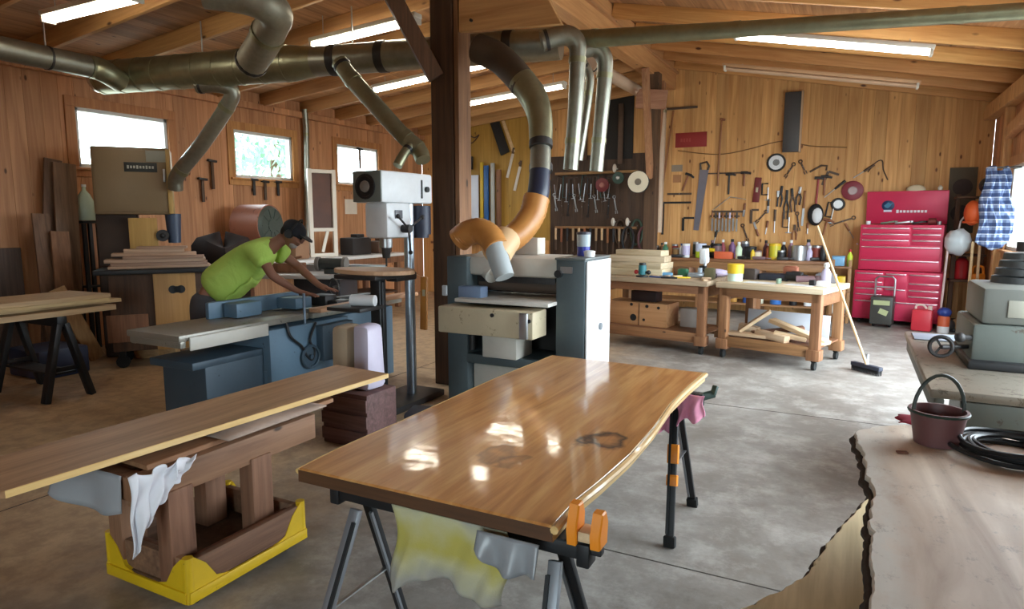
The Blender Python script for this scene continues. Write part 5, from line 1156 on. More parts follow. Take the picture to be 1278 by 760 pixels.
for k,(x,y,w,d,h,m,lab) in enumerate(((.95,.72,.24,.16,.1,plain('brown_tray',srgb(120,84,60),.6),'brown tray at the back of the cluttered bench'),(1.0,.55,.12,.09,.09,GRN,'small green box in the middle of the cluttered bench'),(1.42,.36,.12,.1,.13,plain('olive_case',srgb(96,92,64),.6),'olive case at the right corner of the cluttered bench'),(.86,.34,.16,.06,.05,LBL,'flat light blue box near the router on the cluttered bench'))):
    put('parts_box',lab,'box',(lambda b:b.box((0,0,h/2),(w,d,h),bev=.008).box((0,0,h),(w*.8,d*.7,.016),bev=.004))(B()),m,b1,x,y,.902,7*k-9)
# jugs on the lower shelf, seen under the pale bench
for k,(px,w,c,c2,lab) in enumerate(((915,.06,plain('amber',srgb(188,140,70),.4),WHITE,'amber jug on the low shelf of the wall bench, leftmost below the pale bench'),(932,.07,BLU_,WHITE,'dark blue jug on the low shelf, seen under the pale bench'),(948,.06,plain('cream',srgb(206,204,180),.4),GRN,'cream jug between the two blue ones on the low shelf'),(968,.09,plain('bright_blue',srgb(60,116,190),.4),BLACK,'big bright blue jug on the low shelf under the pale bench'),(990,.06,BLACK,WHITE,'black jug right of the big bright blue one'),(1008,.06,WHITE,BLACK,'white jug beside the black one on the low shelf'))):
    q=at(px,372,y=11.72); bottle('jug',lab,I4,q.x,11.75,.217,w,.34,c,c2,group='jugs on the low shelf of the wall bench')
# shelf unit at the end of the bench
su=thing('shelf_unit','narrow open wooden shelf unit at the right end of the wall bench','shelf',(-.13,11.75,0))
for x in (-.02,.22):
    for y in (-.22,.22):
        b=B(); b.box((x-.1,y,.5),(.05,.05,1.0),bev=.004); obj('upright',b,BWZ,su)
for z in (.12,.5,.88):
    b=B(); b.box((.0,0,z),(.29,.5,.03),bev=.004); obj('shelf_board',b,BW,su)
SU=Matrix.Translation((-.13,11.75,0))
put('blue_bin','light blue tub on top of the narrow shelf unit','tub',(lambda b:b.box((0,0,.07),(.18,.24,.14),bev=.015).box((0,0,.145),(.19,.25,.02),bev=.006))(B()),LBL,SU,-.05,-.05,.896)
bottle('bottle','yellow green bottle on top of the narrow shelf unit beside the light blue tub',SU,.11,-.1,.896,.04,.26,LIM,REDP)
put('yellow_box','yellow box on the middle shelf of the narrow shelf unit','box',(lambda b:b.box((0,0,.11),(.14,.2,.22),bev=.008))(B()),YP,SU,.0,-.1,.516)
for k,(x,c) in enumerate(((-.09,plain('cream2',srgb(216,206,188),.5)),(.0,PUR),(.09,LBL))):
    can('paint_can',['cream can, left on the lowest shelf of the narrow shelf unit','mauve can, middle of the lowest shelf of the narrow shelf unit','blue can, right on the lowest shelf of the narrow shelf unit'][k],'can',SU,x,-.1,.137,.042,.13,c,STEEL)
# ------------------------------------------------------------------ red tool chest
tc_=thing('tool_chest','tall red tool chest with its lid open, standing against the back wall','tool chest',(.06,11.74,0),-10); tc_.scale=(1.13,1,1.03)
REDC=worn('red_enamel',srgb(204,50,86),srgb(120,20,42),.32,.1,4.,.74,.1); REDD=plain('red_enamel_dark',srgb(150,24,52),.35)
CH=plain('chrome_strip',srgb(226,196,206),.22,.8,.05)
b=B(); b.box((.52,.25,.44),(1.04,.5,.74),bev=.01); obj('lower_cabinet',b,REDC,tc_)
b=B(); b.box((.52,.27,1.16),(.98,.44,.68),bev=.01); obj('upper_chest',b,REDC,tc_)
b=B(); b.box((.52,.46,1.76),(.98,.05,.5),(6,0,0),.01); ld=obj('lid',b,REDC,tc_)
b=B(); b.box((.5,.435,1.67),(.06,.006,.03),(6,0,0)); 
b=B()
for k in range(9): b.box((.42+k*.042,.43,1.7),(.03,.006,.05 if k in (0,) else .036),(6,0,0),.002)
obj('lid_lettering',b,plain('white_letters',srgb(236,232,236),.4),ld)
b=B(); b.lathe([(.075,0),(.08,.004),(.07,.008)],20,Matrix.Translation((.3,.43,1.79))@Matrix.Rotation(R(96),4,'X')); em_=obj('round_emblem',b,plain('dark_blue_emblem',srgb(26,48,88),.4),ld)
b=B(); b.prism([(-.05,.0),(-.02,.03),(.0,.05),(.03,.03),(.055,.04),(.03,-.01),(.0,-.04),(-.03,-.03)],0,.006,Matrix.Translation((.3,.424,1.79))@Matrix.Rotation(R(96),4,'X')); obj('emblem_mark',b,plain('teal_emblem',srgb(60,120,150),.4),em_)
b=B(); b.box((.3,.425,1.71),(.1,.006,.03),(6,0,0)); obj('emblem_banner',b,plain('emblem_white',srgb(210,214,230),.4),em_)
def drawer(x0,x1,z0,z1,y):
    b=B(); b.box(((x0+x1)/2,y,(z0+z1)/2),(x1-x0,.02,z1-z0),bev=.004); d_=obj('drawer',b,REDC,tc_)
    b=B(); b.box(((x0+x1)/2,y-.016,z1-.012),(x1-x0-.02,.018,.02),bev=.004); obj('drawer_pull',b,CH,d_)
for z0,z1 in ((1.38,1.46),(1.29,1.37),(1.2,1.28)):
    drawer(.05,.63,z0,z1,.05); drawer(.65,.99,z0,z1,.05)
drawer(.05,.99,1.0,1.18,.05); drawer(.05,.99,.84,.98,.05)
for z0,z1 in ((.66,.78),(.56,.65),(.47,.55),(.38,.46)):
    drawer(.02,.36,z0,z1,.0); drawer(.66,1.02,z0,z1,.0)
drawer(.38,.64,.56,.78,.0); drawer(.38,.64,.38,.55,.0); drawer(.02,1.02,.12,.36,.0)
for x in (.08,.96):
    for y in (.08,.42):
        b=B(); b.cyl((x-.015,y,.035),(x+.015,y,.035),.035,n=12); obj('caster',b,RUBB,tc_)
b=B(); b.cyl((-.03,.25,1.2),(-.03,.35,1.2),.012,n=8); b.cyl((-.03,.25,.62),(-.03,.4,.62),.012,n=8); obj('side_handle',b,CH,tc_)
TC=Matrix.Translation((.06,11.74,0))@Matrix.Rotation(R(-10),4,'Z')@Matrix.Diagonal((1.13,1,1.03,1))
for k,(x,l,m,lab) in enumerate(((.1,.06,WHITE,'little white jar at the left in the open top of the red chest'),(.34,.2,plain('greenish_tools',srgb(110,122,104),.5,.3),'greenish wrench in the open top of the red chest'),(.52,.22,STEEL,'steel wrench lying in the middle of the open chest top'),(.7,.16,IRON,'dark socket bar in the open top of the red chest'),(.86,.1,plain('dark_red_reel',srgb(110,40,36),.5),'dark red round tool at the right of the open chest top'),(.94,.06,STEEL,'grey cup at the right corner of the open chest top'))):
    b=B()
    if k in (0,5): b.lathe([(.03,0),(.034,.05),(.03,.055)],12)
    elif k==4: b.cyl((-.05,0,.05),(.05,0,.05),.05,n=16); b.cyl((-.06,0,.05),(.06,0,.05),.02,n=10)
    else: b.bar((-l/2,0,.02),(l/2,.03,.05),.05,.03,.008); b.cyl((l/2,.03,.03),(l/2,.03,.06),.035,n=10)
    put('jar' if k in (0,5) else 'socket_tool',lab,'jar' if k in (0,5) else 'tool',b,m,TC,x,.2,1.502,0)
t_=thing('radio_clock','small cream domed thing on top of the red chest lid','ornament',TC@V((.62,.46,2.026)),-10); b=B(); b.sph((0,0,.0),.1,(1.3,.5,.75),16); b.box((0,0,-.005),(.2,.1,.01)); obj('dome',b,plain('cream_dome',srgb(206,190,160),.6),t_)
b=B(); b.lathe([(.03,-.01),(.035,.03),(.015,.06)],10); put('small_cone','small pale cone at the right on top of the red chest lid','ornament',b,plain('pale_cone',srgb(214,206,190),.6),TC,.9,.46,2.02)
# hand truck style crate in front of the chest
t_=thing('crate_trolley','dark little trolley with a crate of bottles in front of the red chest','trolley',(.34,11.45,0),-10)
b=B(); b.box((.13,0,.26),(.3,.26,.42),bev=.01); obj('crate',b,plain('dark_grey_crate',srgb(58,56,52),.5,0,.3),t_)
b=B(); b.tube([(0,.1,.05),(0,.12,.72),(.04,.12,.76),(.22,.12,.76),(.26,.12,.72),(.26,.1,.05)],.014,8); b.bar((0,.12,.6),(.26,.12,.6),.02,.02); obj('handle_frame',b,STEEL,t_)
b=B(); b.box((.13,-.135,.38),(.22,.008,.07)); b.box((.16,-.135,.24),(.12,.008,.08),(0,20,0)); obj('crate_label',b,plain('pale_green_label',srgb(170,176,130),.5),t_)
for x in (.02,.24):
    b=B(); b.cyl((x-.015,.0,.05),(x+.015,.0,.05),.05,n=14); obj('wheel',b,RUBB,t_)
# fuel can and jug
g=V((.98,11.28,0)); t_=thing('fuel_can','pinkish red fuel can on the floor at the right foot of the red chest','fuel can',g,-12)
b=B(); b.box((0,0,.16),(.26,.18,.32),bev=.03); obj('can_body',b,plain('fuel_red',srgb(206,52,66),.4,0,.1),t_)
b=B(); b.tube([(-.09,0,.31),(-.08,0,.37),(.0,0,.38),(.05,0,.33)],.016,8,smooth=3); b.cyl((.09,0,.31),(.09,0,.37),.028,n=12); obj('can_handle',b,plain('fuel_cap_pale',srgb(222,200,190),.5),t_)
t_=thing('detergent_jug','white and orange jug with a round blue cap beside the red fuel can','jug',(1.24,11.2,0))
b=B(); b.lathe([(.07,0),(.075,.01),(.075,.1)],16); obj('jug_base',b,WHITE,t_)
b=B(); b.lathe([(.076,.1),(.076,.22),(.06,.25)],16); obj('jug_label',b,ORG2,t_)
b=B(); b.sph((0,0,.3),.09,(1,1,.8),16); obj('jug_cap',b,plain('royal_blue',srgb(44,66,140),.4),t_)
# things hanging in the right corner
q=at(1200,250,y=YB-.03); t_=thing('wall_picture','dark grey board with faint pictures on the back wall right of the red chest','poster',(q.x,YB-.012,q.z)); b=B(); b.box((0,0,0),(.36,.02,1.0),bev=.004); obj('board_panel',b,plain('grey_olive_board',srgb(92,82,66),.7,0,.2),t_)
for z in (.2,-.2):
    b=B(); b.lathe([(.13,0),(.13,.006)],18,Matrix.Translation((0,-.012,z))@Matrix.Rotation(R(90),4,'X')); obj('round_print',b,plain('dark_print',srgb(60,48,44),.7,0,.4,20.),t_)
def f_shirt(u,v):
    a=(u-.5)*2.6; w=.12+.16*v-.06*max(0,v-.75)*4*.3
    fold=.03*math.sin(u*19+v*5)+.02*math.sin(u*43-v*7)
    s_=w*math.sin(a)*1.0; dp=-.07*math.cos(a)+fold; q_=V((1.53,10.15,0))+_r*(s_+.07*v+.02*math.sin(v*11))+_f*dp
    return (min(q_.x,1.775),q_.y+.015*math.sin(v*8),2.26-(.9+.1*math.sin(u*4.5))*v+.03*math.sin(u*9))
t=NT('plaid_flannel'); tc=t.n('ShaderNodeTexCoord').outputs['Object']; sp=t.n('ShaderNodeSeparateXYZ'); t.set(sp.inputs[0],tc)
def stripe(o,f,th): 
    return t.math('GREATER_THAN',t.math('FRACT',t.math('MULTIPLY',o,f)),th)
c=t.mix(stripe(sp.outputs[2],11.,.5),srgb(62,78,116),srgb(132,146,176)); c=t.mix(t.math('MULTIPLY',stripe(sp.outputs[0],16.,.5),.5),c,srgb(48,58,92)); c=t.mix(t.math('MULTIPLY',stripe(sp.outputs[2],11.,.88),.8),c,srgb(190,198,210))
PLD=t.out(c,.9)
cloth('plaid_shirt','blue and white plaid shirt hanging on the right wall by the window','shirt',f_shirt,30,24,PLD,.008)
q=at(1218,238,x=1.62); t_=thing('baseball_hat','black cap hanging beside the plaid shirt','cap',(1.62,11.3,2.1)); b=B(); b.sph((0,0,0),.12,(.8,1,.9),14); obj('crown',b,BLACK,t_); b=B(); b.prism([(-.09,0),(.09,0),(.06,-.12),(-.06,-.12)],-.05,-.04,Matrix.Rotation(R(-20),4,'X')); obj('visor',b,BLACK,t_); b=B(); b.cyl((0,0,.1),(.06,0,.03),.004,n=5); obj('hanging_loop',b,BLACK,t_)
b=B(); b.bar((1.68,11.3,2.12),(1.79,11.3,2.12),.015,.015); tag(obj('coat_hook',b,IRON),'iron hook on the right wall holding the black cap','hook')
b=B(); b.bar((1.5,10.15,2.27),(1.79,10.15,2.27),.02,.02); tag(obj('coat_hook',b,IRON),'iron hook on the right wall holding the plaid shirt','hook')
t_=thing('hard_hat','bright orange hard hat hanging below the black cap','hard hat',(1.5,11.45,1.72)); b=B(); b.sph((0,0,0),.15,(.7,1,1.2),16); obj('shell',b,plain('hi_vis_orange',srgb(226,96,44),.5),t_); b=B(); b.tube([(-.0+.1*math.cos(a),.16*math.sin(a),-.13) for a in [2*math.pi*k/18 for k in range(18)]],.016,6,closed=True); obj('brim',b,plain('hi_vis_orange',srgb(226,96,44),.5),t_)
t_=thing('white_bag','bunched translucent white plastic bag hanging right of the red chest','bag',(1.36,11.5,1.3)); b=B(); b.sph((0,0,0),.17,(1,.9,1.15),16)
for v in b.bm.verts: v.co*=1+.09*math.sin(v.co.x*40)*math.cos(v.co.z*33+v.co.y*28)
obj('bag_body',b,plain('white_film',srgb(210,218,224),.3,0,.1),t_); b=B(); b.tube([(0,0,.17),(.02,.05,.3),(.1,.12,.42)],.012,6); obj('bag_tie',b,WHITE,t_)
rk=thing('corner_rack','dark wooden rack in the back right corner','rack',(1.54,11.9,0)); 
for x in (-.17,.18):
    b=B(); b.box((x,0,1.0),(.06,.06,2.0),bev=.005); obj('upright',b,TIMB,rk)
for z in (.1,.72,1.1,1.95):
    b=B(); b.box((.0,-.02,z),(.42,.34,.03),bev=.004); obj('rack_shelf',b,TIMB,rk)
t_=thing('red_canister','red canister on the rack right of the red chest','canister',(1.49,11.93,.737)); b=B(); b.lathe([(.085,0),(.09,.02),(.09,.26),(.06,.3),(.03,.32)],18); obj('canister_body',b,plain('canister_red',srgb(190,44,48),.4),t_); b=B(); b.tube([(-.05,0,.31),(-.03,0,.325),(.03,0,.325),(.05,0,.31)],.012,6); obj('canister_handle',b,BLACK,t_)
t_=thing('orange_saw','orange handled tool lying on the rack shelf under the plaid shirt','tool',(1.66,11.74,.737)); b=B(); b.box((0,0,.05),(.2,.12,.1),bev=.02); obj('tool_body',b,ORG,t_); b=B(); b.tube([(-.06,0,.1),(-.04,0,.2),(.06,0,.2),(.08,0,.1)],.018,8,smooth=3); obj('tool_handle',b,ORG,t_)
for k,(x,y) in enumerate(((1.52,11.32),(1.6,11.3))):
    b=B(); b.bar((0,0,0),(.02*k,0,-1.315),.035,.03,.006); tag(obj('wooden_stake',b,PLY_END,loc=(x,y,1.32)),('left' if k==0 else 'right')+' of two pale wooden stakes standing below the plaid shirt','stake')
b=B(); b.bar((0,0,0),(.05,.14,1.4),.03,.03,.008); tag(obj('pale_rod',b,plain('pale_rod',srgb(206,180,176),.5),loc=(1.2,11.34,.01)),'thin pale rod leaning between the red chest and the rack','rod')
for k in range(3):
    b=B(); b.sph((0,0,.1),.1,(1,.8,1),12); b.cyl((-.08,0,.03),(.1,.02,.03),.03,n=8); tag(obj('machine_part',b,(IRON,plain('tan_part',srgb(150,116,80),.6),IRON)[k],loc=(1.3+.15*k,[11.3,11.42,11.2][k],.002)),['dark machine part on the floor right of the blue capped jug','tan machine part on the floor below the rack','dark machine part on the floor nearest the old green machine'][k],'machine part')
# broom leaning on the pale bench
bh=at(1081,462,z=.03); btop=V((-.36,8.15,1.56))
t_=thing('push_broom','push broom with a pale handle leaning against the workbench','broom',(bh.x,bh.y,0))
b=B(); b.cyl((0,0,.09),btop-V((bh.x,bh.y,0)),.014,n=10); obj('handle',b,plain('broom_handle',srgb(206,172,130),.5),t_)
b=B(); b.box((0,0,.075),(.36,.06,.04),(0,0,-42),.006); obj('broom_head',b,plain('dark_blue_head',srgb(44,48,62),.6),t_)
b=B()
for k in range(26): 
    for j_ in (-1,0,1): 
        x=-.17+k*.0136; p=Matrix.Rotation(R(-42),3,'Z')@V((x,j_*.018,0)); b.cyl(p+V((0,0,.058)),p+V((0,j_*.006,.003)),.006,.004,5)
obj('bristles',b,BLACK,t_)
b=B(); b.bar((0,0,.09),(.0,.04,.2),.04,.02,.004); obj('handle_socket',b,STEEL,t_)
# ------------------------------------------------------------------ tools on the back wall
WY=YB-.004
def wp(px,py,off=0.): return at(px,py,y=WY-off)
HB=wood('tool_handle_wood',srgb(112,64,36),srgb(164,104,62),2,.5,2,0,.3); REDH=plain('red_handle',srgb(150,44,44),.45); RST=plain('rusty_steel',srgb(92,74,62),.55,.5,.3,20.)
def hang(name,label,cat,px,py,ang,parts,group='hand tools on the back wall'):
    """parts: (name, builder, material) in the wall's own frame: x right, z up, y out of the wall is negative"""
    p=wp(px,py); t_=thing(name,label,cat,p,0,group); t_.rotation_euler=(0,R(ang),0); t_.scale=(1.22,1,1.18)
    for n_,b_,m_ in parts: obj(n_,b_,m_,t_)
    obj('hanging_nail',B().cyl((0,-.03,.0),(0,.012,.0),.004,n=6),STEEL,t_)
    return t_
def t_hammer(l,hm=IRON,hh=HB): return [('handle',B().cyl((0,-.025,-l/2),(0,-.025,l/2),.013,n=8),hh),('head',B().cyl((-.05,-.025,l/2),(.045,-.025,l/2),.02,n=10).bar((.04,-.025,l/2),(.09,-.025,l/2-.02),.02,.03),hm)]
def t_saw(l,w=.1): return [('blade',B().prism([(-w*.5,-l/2),(w*.1,-l/2),(w*.5,l/2),(-w*.5,l/2)],-.012,-.008,Matrix.Rotation(R(90),4,'X')@Matrix.Diagonal((1,1,-1,1))),plain('saw_steel',srgb(140,138,150),.35,.7,.15)),('handle',B().tube([(-w*.4,-.015,l/2),(-w*.5,-.015,l/2+.09),(w*.2,-.015,l/2+.12),(w*.5,-.015,l/2+.06),(w*.4,-.015,l/2)],.016,8),plain('dark_saw_handle',srgb(60,44,34),.5))]
def t_square(a,c,m=BLACK): return [('long_arm',B().box((0,-.01,-a/2),(.035,.006,a)),m),('short_arm',B().box((c/2,-.01,0),(c,.007,.03)),m)]
def t_pliers(l,m=IRON,h=BLACK): return [('jaws',B().bar((0,-.02,0),(0,-.02,l*.3),.035,.02,.006).cyl((0,-.032,0),(0,-.006,0),.02,n=12),m),('grip',B().tube([(0,-.02,0),(.03,-.02,-l*.3),(.022,-.02,-l*.7)],.011,8),h),('grip',B().tube([(0,-.02,0),(-.03,-.02,-l*.3),(-.022,-.02,-l*.7)],.011,8),h)]
def t_driver(l,m=HB): return [('shaft',B().cyl((0,-.02,-l/2),(0,-.02,.0),.006,n=8),STEEL),('handle',B().cyl((0,-.02,0),(0,-.02,l/2),.015,.018,10),m)]
def t_wrench(l,m=STEEL): return [('bar',B().bar((0,-.012,-l/2+.03),(0,-.012,l/2-.03),.022,.01,.003),m),('ring',B().tube([(.022*math.cos(a),-.012,l/2-.01+.022*math.sin(a)) for a in [2*math.pi*k/12 for k in range(12)]],.008,6,closed=True),m),('jaw',B().box((-.014,-.012,-l/2),(.014,.01,.05)).box((.014,-.012,-l/2),(.014,.01,.05)),m)]
def t_clamp(l,m=IRON): return [('frame',B().tube([(.02,-.02,l/2),(-.06,-.02,l/2),(-.06,-.02,-l/2),(.02,-.02,-l/2)],.011,8),m),('screw',B().cyl((.02,-.02,-l/2-.08),(.02,-.02,l*.15),.008,n=8).cyl((-.02,-.02,-l/2-.08),(.06,-.02,-l/2-.08),.006,n=6),STEEL)]
def t_chisel(l,m=HB): return [('blade',B().box((0,-.015,-l*.25),(.028,.008,l*.5)),STEEL),('handle',B().cyl((0,-.02,0),(0,-.02,l*.5),.016,.014,10),m)]
T=[
('saw','hand_saw','tall hand saw with a dark handle, hanging left of the short row of hammers',875,250,4,t_saw(.92,.13)),
('square','framing_square','black framing square hanging at the far left of the pine wall',828,253,0,t_square(.5,.42)),
('square','try_square','small black square hanging above the cluttered bench left of the hand saw',853,272,0,t_square(.2,.16)),
('rule','straight_rule','thin horizontal rule above the black framing square',848,242,90,[('bar',B().box((0,-.008,0),(.03,.006,.38)),RST)]),
('hammer','hammer','dark small hammer hanging just left of the hand saw',856,228,20,t_hammer(.26)),
('hammer','hammer','dark hammer hanging at the middle of the short row right of the hand saw',910,230,0,t_hammer(.3,IRON,BLACK)),
('hammer','hammer','small hammer at the right end of the short row right of the hand saw',929,224,0,t_hammer(.2)),
('rule','hanging_rail','thin dark rail that the short row of hammers hangs from',910,216,90,[('bar',B().box((0,-.006,0),(.02,.012,.62)),RST)]),
('tool','angle_gauge','grey triangular gauge below the short row of hammers',911,254,0,[('blade',B().bar((-.24,-.012,-.1),(0,-.012,.1),.03,.008).bar((0,-.012,.1),(.22,-.012,.06),.03,.008),STEEL),('base_bar',B().box((-.02,-.012,-.12),(.46,.01,.03)),RST)]),
('tool','red_level','red spirit level hanging upright right of the hammers',945,237,4,[('body',B().box((0,-.02,0),(.09,.03,.36),bev=.006),plain('dark_red_level',srgb(112,36,36),.5)),('vial',B().box((0,-.037,.0),(.03,.006,.07)),plain('vial_pale',srgb(190,180,150),.3))]),
('pliers','pliers','dark pliers hanging directly under the round dial',975,240,6,t_pliers(.3)),
('pliers','pliers','long dark pliers, second from the left under the round dial',982,248,0,t_pliers(.42)),
('pliers','pliers','reddish gripped pliers, third under the round dial',989,244,-6,t_pliers(.34,IRON,RST)),
('pliers','pliers','steel pliers, rightmost of the dense group under the round dial',998,240,5,t_pliers(.26,STEEL,BLACK)),
('tool','white_tag_tool','small white tipped tool hanging left of the dense group of pliers',971,246,0,t_driver(.18,WHITE)),
('tool','scraper','dark scraper hanging below the red spirit level',959,257,0,t_chisel(.2,BLACK)),
('clamp','c_clamp','small rusty clamp hanging low under the dense group of pliers',983,274,0,t_clamp(.22,RST)),
('driver','screwdriver','long screwdriver hanging low between scraper and rusty clamp',967,276,0,t_driver(.34,RST)),
('driver','screwdriver','short screwdriver at the lower left of the long one',957,284,8,t_driver(.2,HB)),
('wrench','wrench','grey wrench tilted near the lower left of the tool wall',951,270,40,t_wrench(.2,RST)),
('chisel','wood_chisel','long brown and white chisel hanging left of the white faced tool',1003,260,2,t_chisel(.5)),
('hammer','hammer','red brown hammer hanging right of the dense group of pliers',1020,240,2,t_hammer(.4,IRON,REDH)),
('hammer','hammer','small hammer beside the red brown one, slightly higher',1029,232,0,t_hammer(.26)),
('tool','hooked_tool','small dark hooked tool near the top of the tool wall',1021,209,60,[('hook',B().tube([(0,-.02,-.12),(0,-.02,.05),(.04,-.02,.11),(.09,-.02,.07)],.013,8),RST)]),
('wrench','wrench','small wrench just left of the dark hooked tool',1002,208,-25,t_wrench(.18,RST)),
('tool','tilted_file','dark file hanging tilted left of the red reel',1042,236,48,t_driver(.34,BLACK)),
('tool','dark_bracket','small dark bracket below the tilted file',1038,262,10,t_clamp(.2,IRON)),
('reel','red_tape_reel','round red and black tape reel hanging left of the red chest lid',1064,238,0,[('reel',B().lathe([(.13,0),(.135,.03),(.12,.04)],20,Matrix.Rotation(R(90),4,'X')),plain('reel_red',srgb(130,44,56),.5)),('hub',B().lathe([(.06,.04),(.05,.055)],16,Matrix.Rotation(R(90),4,'X')),plain('reel_grey',srgb(170,150,150),.5))]),
('tool','silver_gauge','small silver faced gauge hanging below the tilted file',1046,255,0,[('case',B().lathe([(.085,0),(.09,.02),(.08,.03)],18,Matrix.Rotation(R(90),4,'X')),BLACK),('face',B().lathe([(.06,.03),(.055,.036)],18,Matrix.Rotation(R(90),4,'X')),plain('silver_face',srgb(206,206,206),.3,.4))]),
('mask','face_shield','black and white faced tool hanging at the top of the broom',1018,268,0,[('shell',B().sph((0,-.05,0),.13,(.8,.5,1.2),14),BLACK),('white_front',B().sph((.02,-.085,-.01),.1,(.7,.5,1.1),14),WHITE)]),
('tool','dark_hook','dark diagonal tool at the right of the tool wall above the chest',1078,214,55,t_driver(.3,RST)),
('wire','wire_hook','thin looped wire hanging above the red chest',1096,210,0,[('loop',B().tube([(-.12,-.01,-.05),(-.03,-.01,.08),(.04,-.01,.1),(.06,-.01,-.02),(.12,-.01,-.16)],.008,6,smooth=3),RST)]),
('tool','small_wrench','small steel wrench low on the wall left of the face shield',996,276,-8,t_wrench(.24,RST)),
('tool','dark_spanner','dark spanner low on the wall below the silver gauge',1052,276,70,t_wrench(.3,RST)),
('tool','awl','short awl hanging low on the wall between wrench and face shield',1008,285,0,t_driver(.16,HB)),
('tool','square_gauge','small dark gauge right of the short row of hammers, low',938,262,0,t_square(.2,.1,RST)),
('driver','screwdriver','dark screwdriver low on the wall below the chisel rack',893,296,10,t_driver(.22,BLACK)),
('wrench','wrench','rusty wrench low on the wall right of the chisel rack',930,290,-20,t_wrench(.24,RST)),
('tool','trowel','small trowel low on the wall left of the short screwdriver',944,286,160,t_chisel(.22,HB)),
('pliers','pliers','rusty pliers low on the wall, right of the rusty clamp',992,286,0,t_pliers(.22,RST,HB)),
('hammer','mallet','brown mallet low on the wall under the silver gauge',1030,284,12,t_hammer(.22,HB,HB)),
('tool','hand_file','brown file low on the wall left of the red chest',1060,288,-30,t_driver(.24,HB)),
('clamp','c_clamp','dark clamp hanging between the round dial and the red spirit level',957,236,0,t_clamp(.16,IRON)),
('square','try_square','rusty square hanging right of the red brown hammer',1034,214,20,t_square(.2,.14,RST)),
('wrench','wrench','small rusty wrench hanging right of the round dial',986,212,30,t_wrench(.2,RST)),
('tool','putty_knife','small brown knife hanging under the grey triangular gauge',929,262,5,t_chisel(.2,HB)),
]
for cat,n_,lab,px,py,a,ps in T: hang(n_,lab,cat,px,py,a,ps)
# nested chisels in a rack
rp=wp(905,276); rk_=thing('chisel_rack','low rack of grey chisels on the pine wall right of the hand saw','rack',rp,0)
b=B(); b.box((0,-.03,.09),(.5,.05,.03),bev=.004); obj('rack_rail',b,RST,rk_)
for k in range(8):
    t_=thing('chisel',['first','second','third','fourth','fifth','sixth','seventh','last'][k]+' grey chisel from the left in the low rack right of the hand saw','chisel',rp+V((-.21+.06*k,-.05,.0)),0,'chisels in the low rack')
    b=B(); b.box((0,-.03,-.06-.01*(k%3)),(.03,.008,.22)); obj('blade',b,STEEL,t_); b=B(); b.cyl((0,-.03,.05),(0,-.03,.15),.015,n=8); obj('handle',b,(HB,IRON,LAV)[k%3],t_); b=B(); b.cyl((0,-.03,.1),(0,.05,.1),.004,n=5); obj('hanging_nail',b,STEEL,t_)
# sign, dial, panel, wire, rake, tall stick
q=wp(862.5,174.5); t_=thing('red_sign','plain red rectangular sign high on the pine wall','sign',q); b=B(); b.box((0,-.006,0),(.56,.01,.26),bev=.003); obj('sign_plate',b,plain('faded_red',srgb(146,40,36),.6,0,.1,9.),t_); b=B()
for k in range(4): b.box((-.17+k*.05,-.012,.0),(.03,.002,.06)); 
obj('faded_lettering',b,plain('faded_letters',srgb(160,62,56),.6),t_)
q=wp(969,203); t_=thing('wall_dial','round dial with a black rim and white face on the pine wall','clock',q); b=B(); b.lathe([(.15,0),(.155,.02),(.15,.035),(.118,.036)],26,Matrix.Rotation(R(90),4,'X')); obj('rim',b,BLACK,t_)
b=B(); b.lathe([(.122,.03),(.12,.04)],24,Matrix.Rotation(R(90),4,'X')); obj('face',b,WHITE,t_); b=B(); b.lathe([(.055,.04),(.05,.044)],18,Matrix.Rotation(R(90),4,'X')); b.bar((0,-.046,0),(.04,-.046,.06),.008,.003); obj('inner_dial',b,plain('dial_grey',srgb(120,120,118),.5),t_)
A_=wp(980,118); C_=wp(998,188); t_=thing('hanging_slate','tall dark grey panel hanging under the ceiling above the round dial','panel',((A_.x+C_.x)/2,WY,(A_.z+C_.z)/2)); b=B(); b.box((0,-.05,0),(.26,.08,.98),bev=.005); obj('panel_face',b,plain('slate_panel',srgb(76,74,74),.5,.2,.15),t_); b=B(); b.box((.14,-.05,0),(.03,.1,1.0),bev=.003); obj('panel_edge',b,plain('panel_edge',srgb(190,160,130),.5),t_)
b=B(); b.tube([wp(*p,.012) for p in ((846,188),(880,192),(905,192),(935,186),(965,178),(985,176),(1010,182),(1057,184))],.008,6,smooth=4); tag(obj('sagging_wire',b,plain('brown_wire',srgb(128,90,50),.6)),'thin wire strung across the pine wall below the red sign','wire')
A_=wp(841,138); D_=wp(827,236); t_=thing('hay_rake','long thin rake with a wide bar hanging left of the red sign','rake',A_); b=B(); b.bar((0,-.03,0),D_-A_+V((0,-.03,0)),.03,.025,.006); obj('handle',b,HB,t_); b=B(); b.box((.12,-.03,.03),(.62,.03,.04),bev=.004); obj('rake_bar',b,RST,t_)
A_=wp(901,150); D_=wp(896,232); t_=thing('walking_stick','long crooked brown stick hanging right of the red sign','stick',A_); b=B(); b.tube([(0,-.02,0),(-.01,-.02,-.4),(-.02,-.02,-.8),(D_-A_).to_tuple() and V((D_.x-A_.x,-.02,D_.z-A_.z))],.016,8,smooth=3); obj('shaft',b,HB,t_); b=B(); b.bar((-.03,-.02,.02),(.06,-.02,.0),.05,.04,.01); obj('head',b,HB,t_)
for k,(px,py,w,h,m,lab) in enumerate(((845,210,.2,.12,plain('grey_note',srgb(140,126,108),.7),'grey paper note pinned left on the pine wall below the red sign'),(845,223,.15,.14,plain('tan_note',srgb(170,120,78),.7),'tan paper note pinned just below the grey one'))):
    q=wp(px,py); b=B(); b.box((0,0,0),(w,.004,h)); tag(obj('paper_note',b,m,loc=(q.x,YB-.001,q.z)),lab,'note')
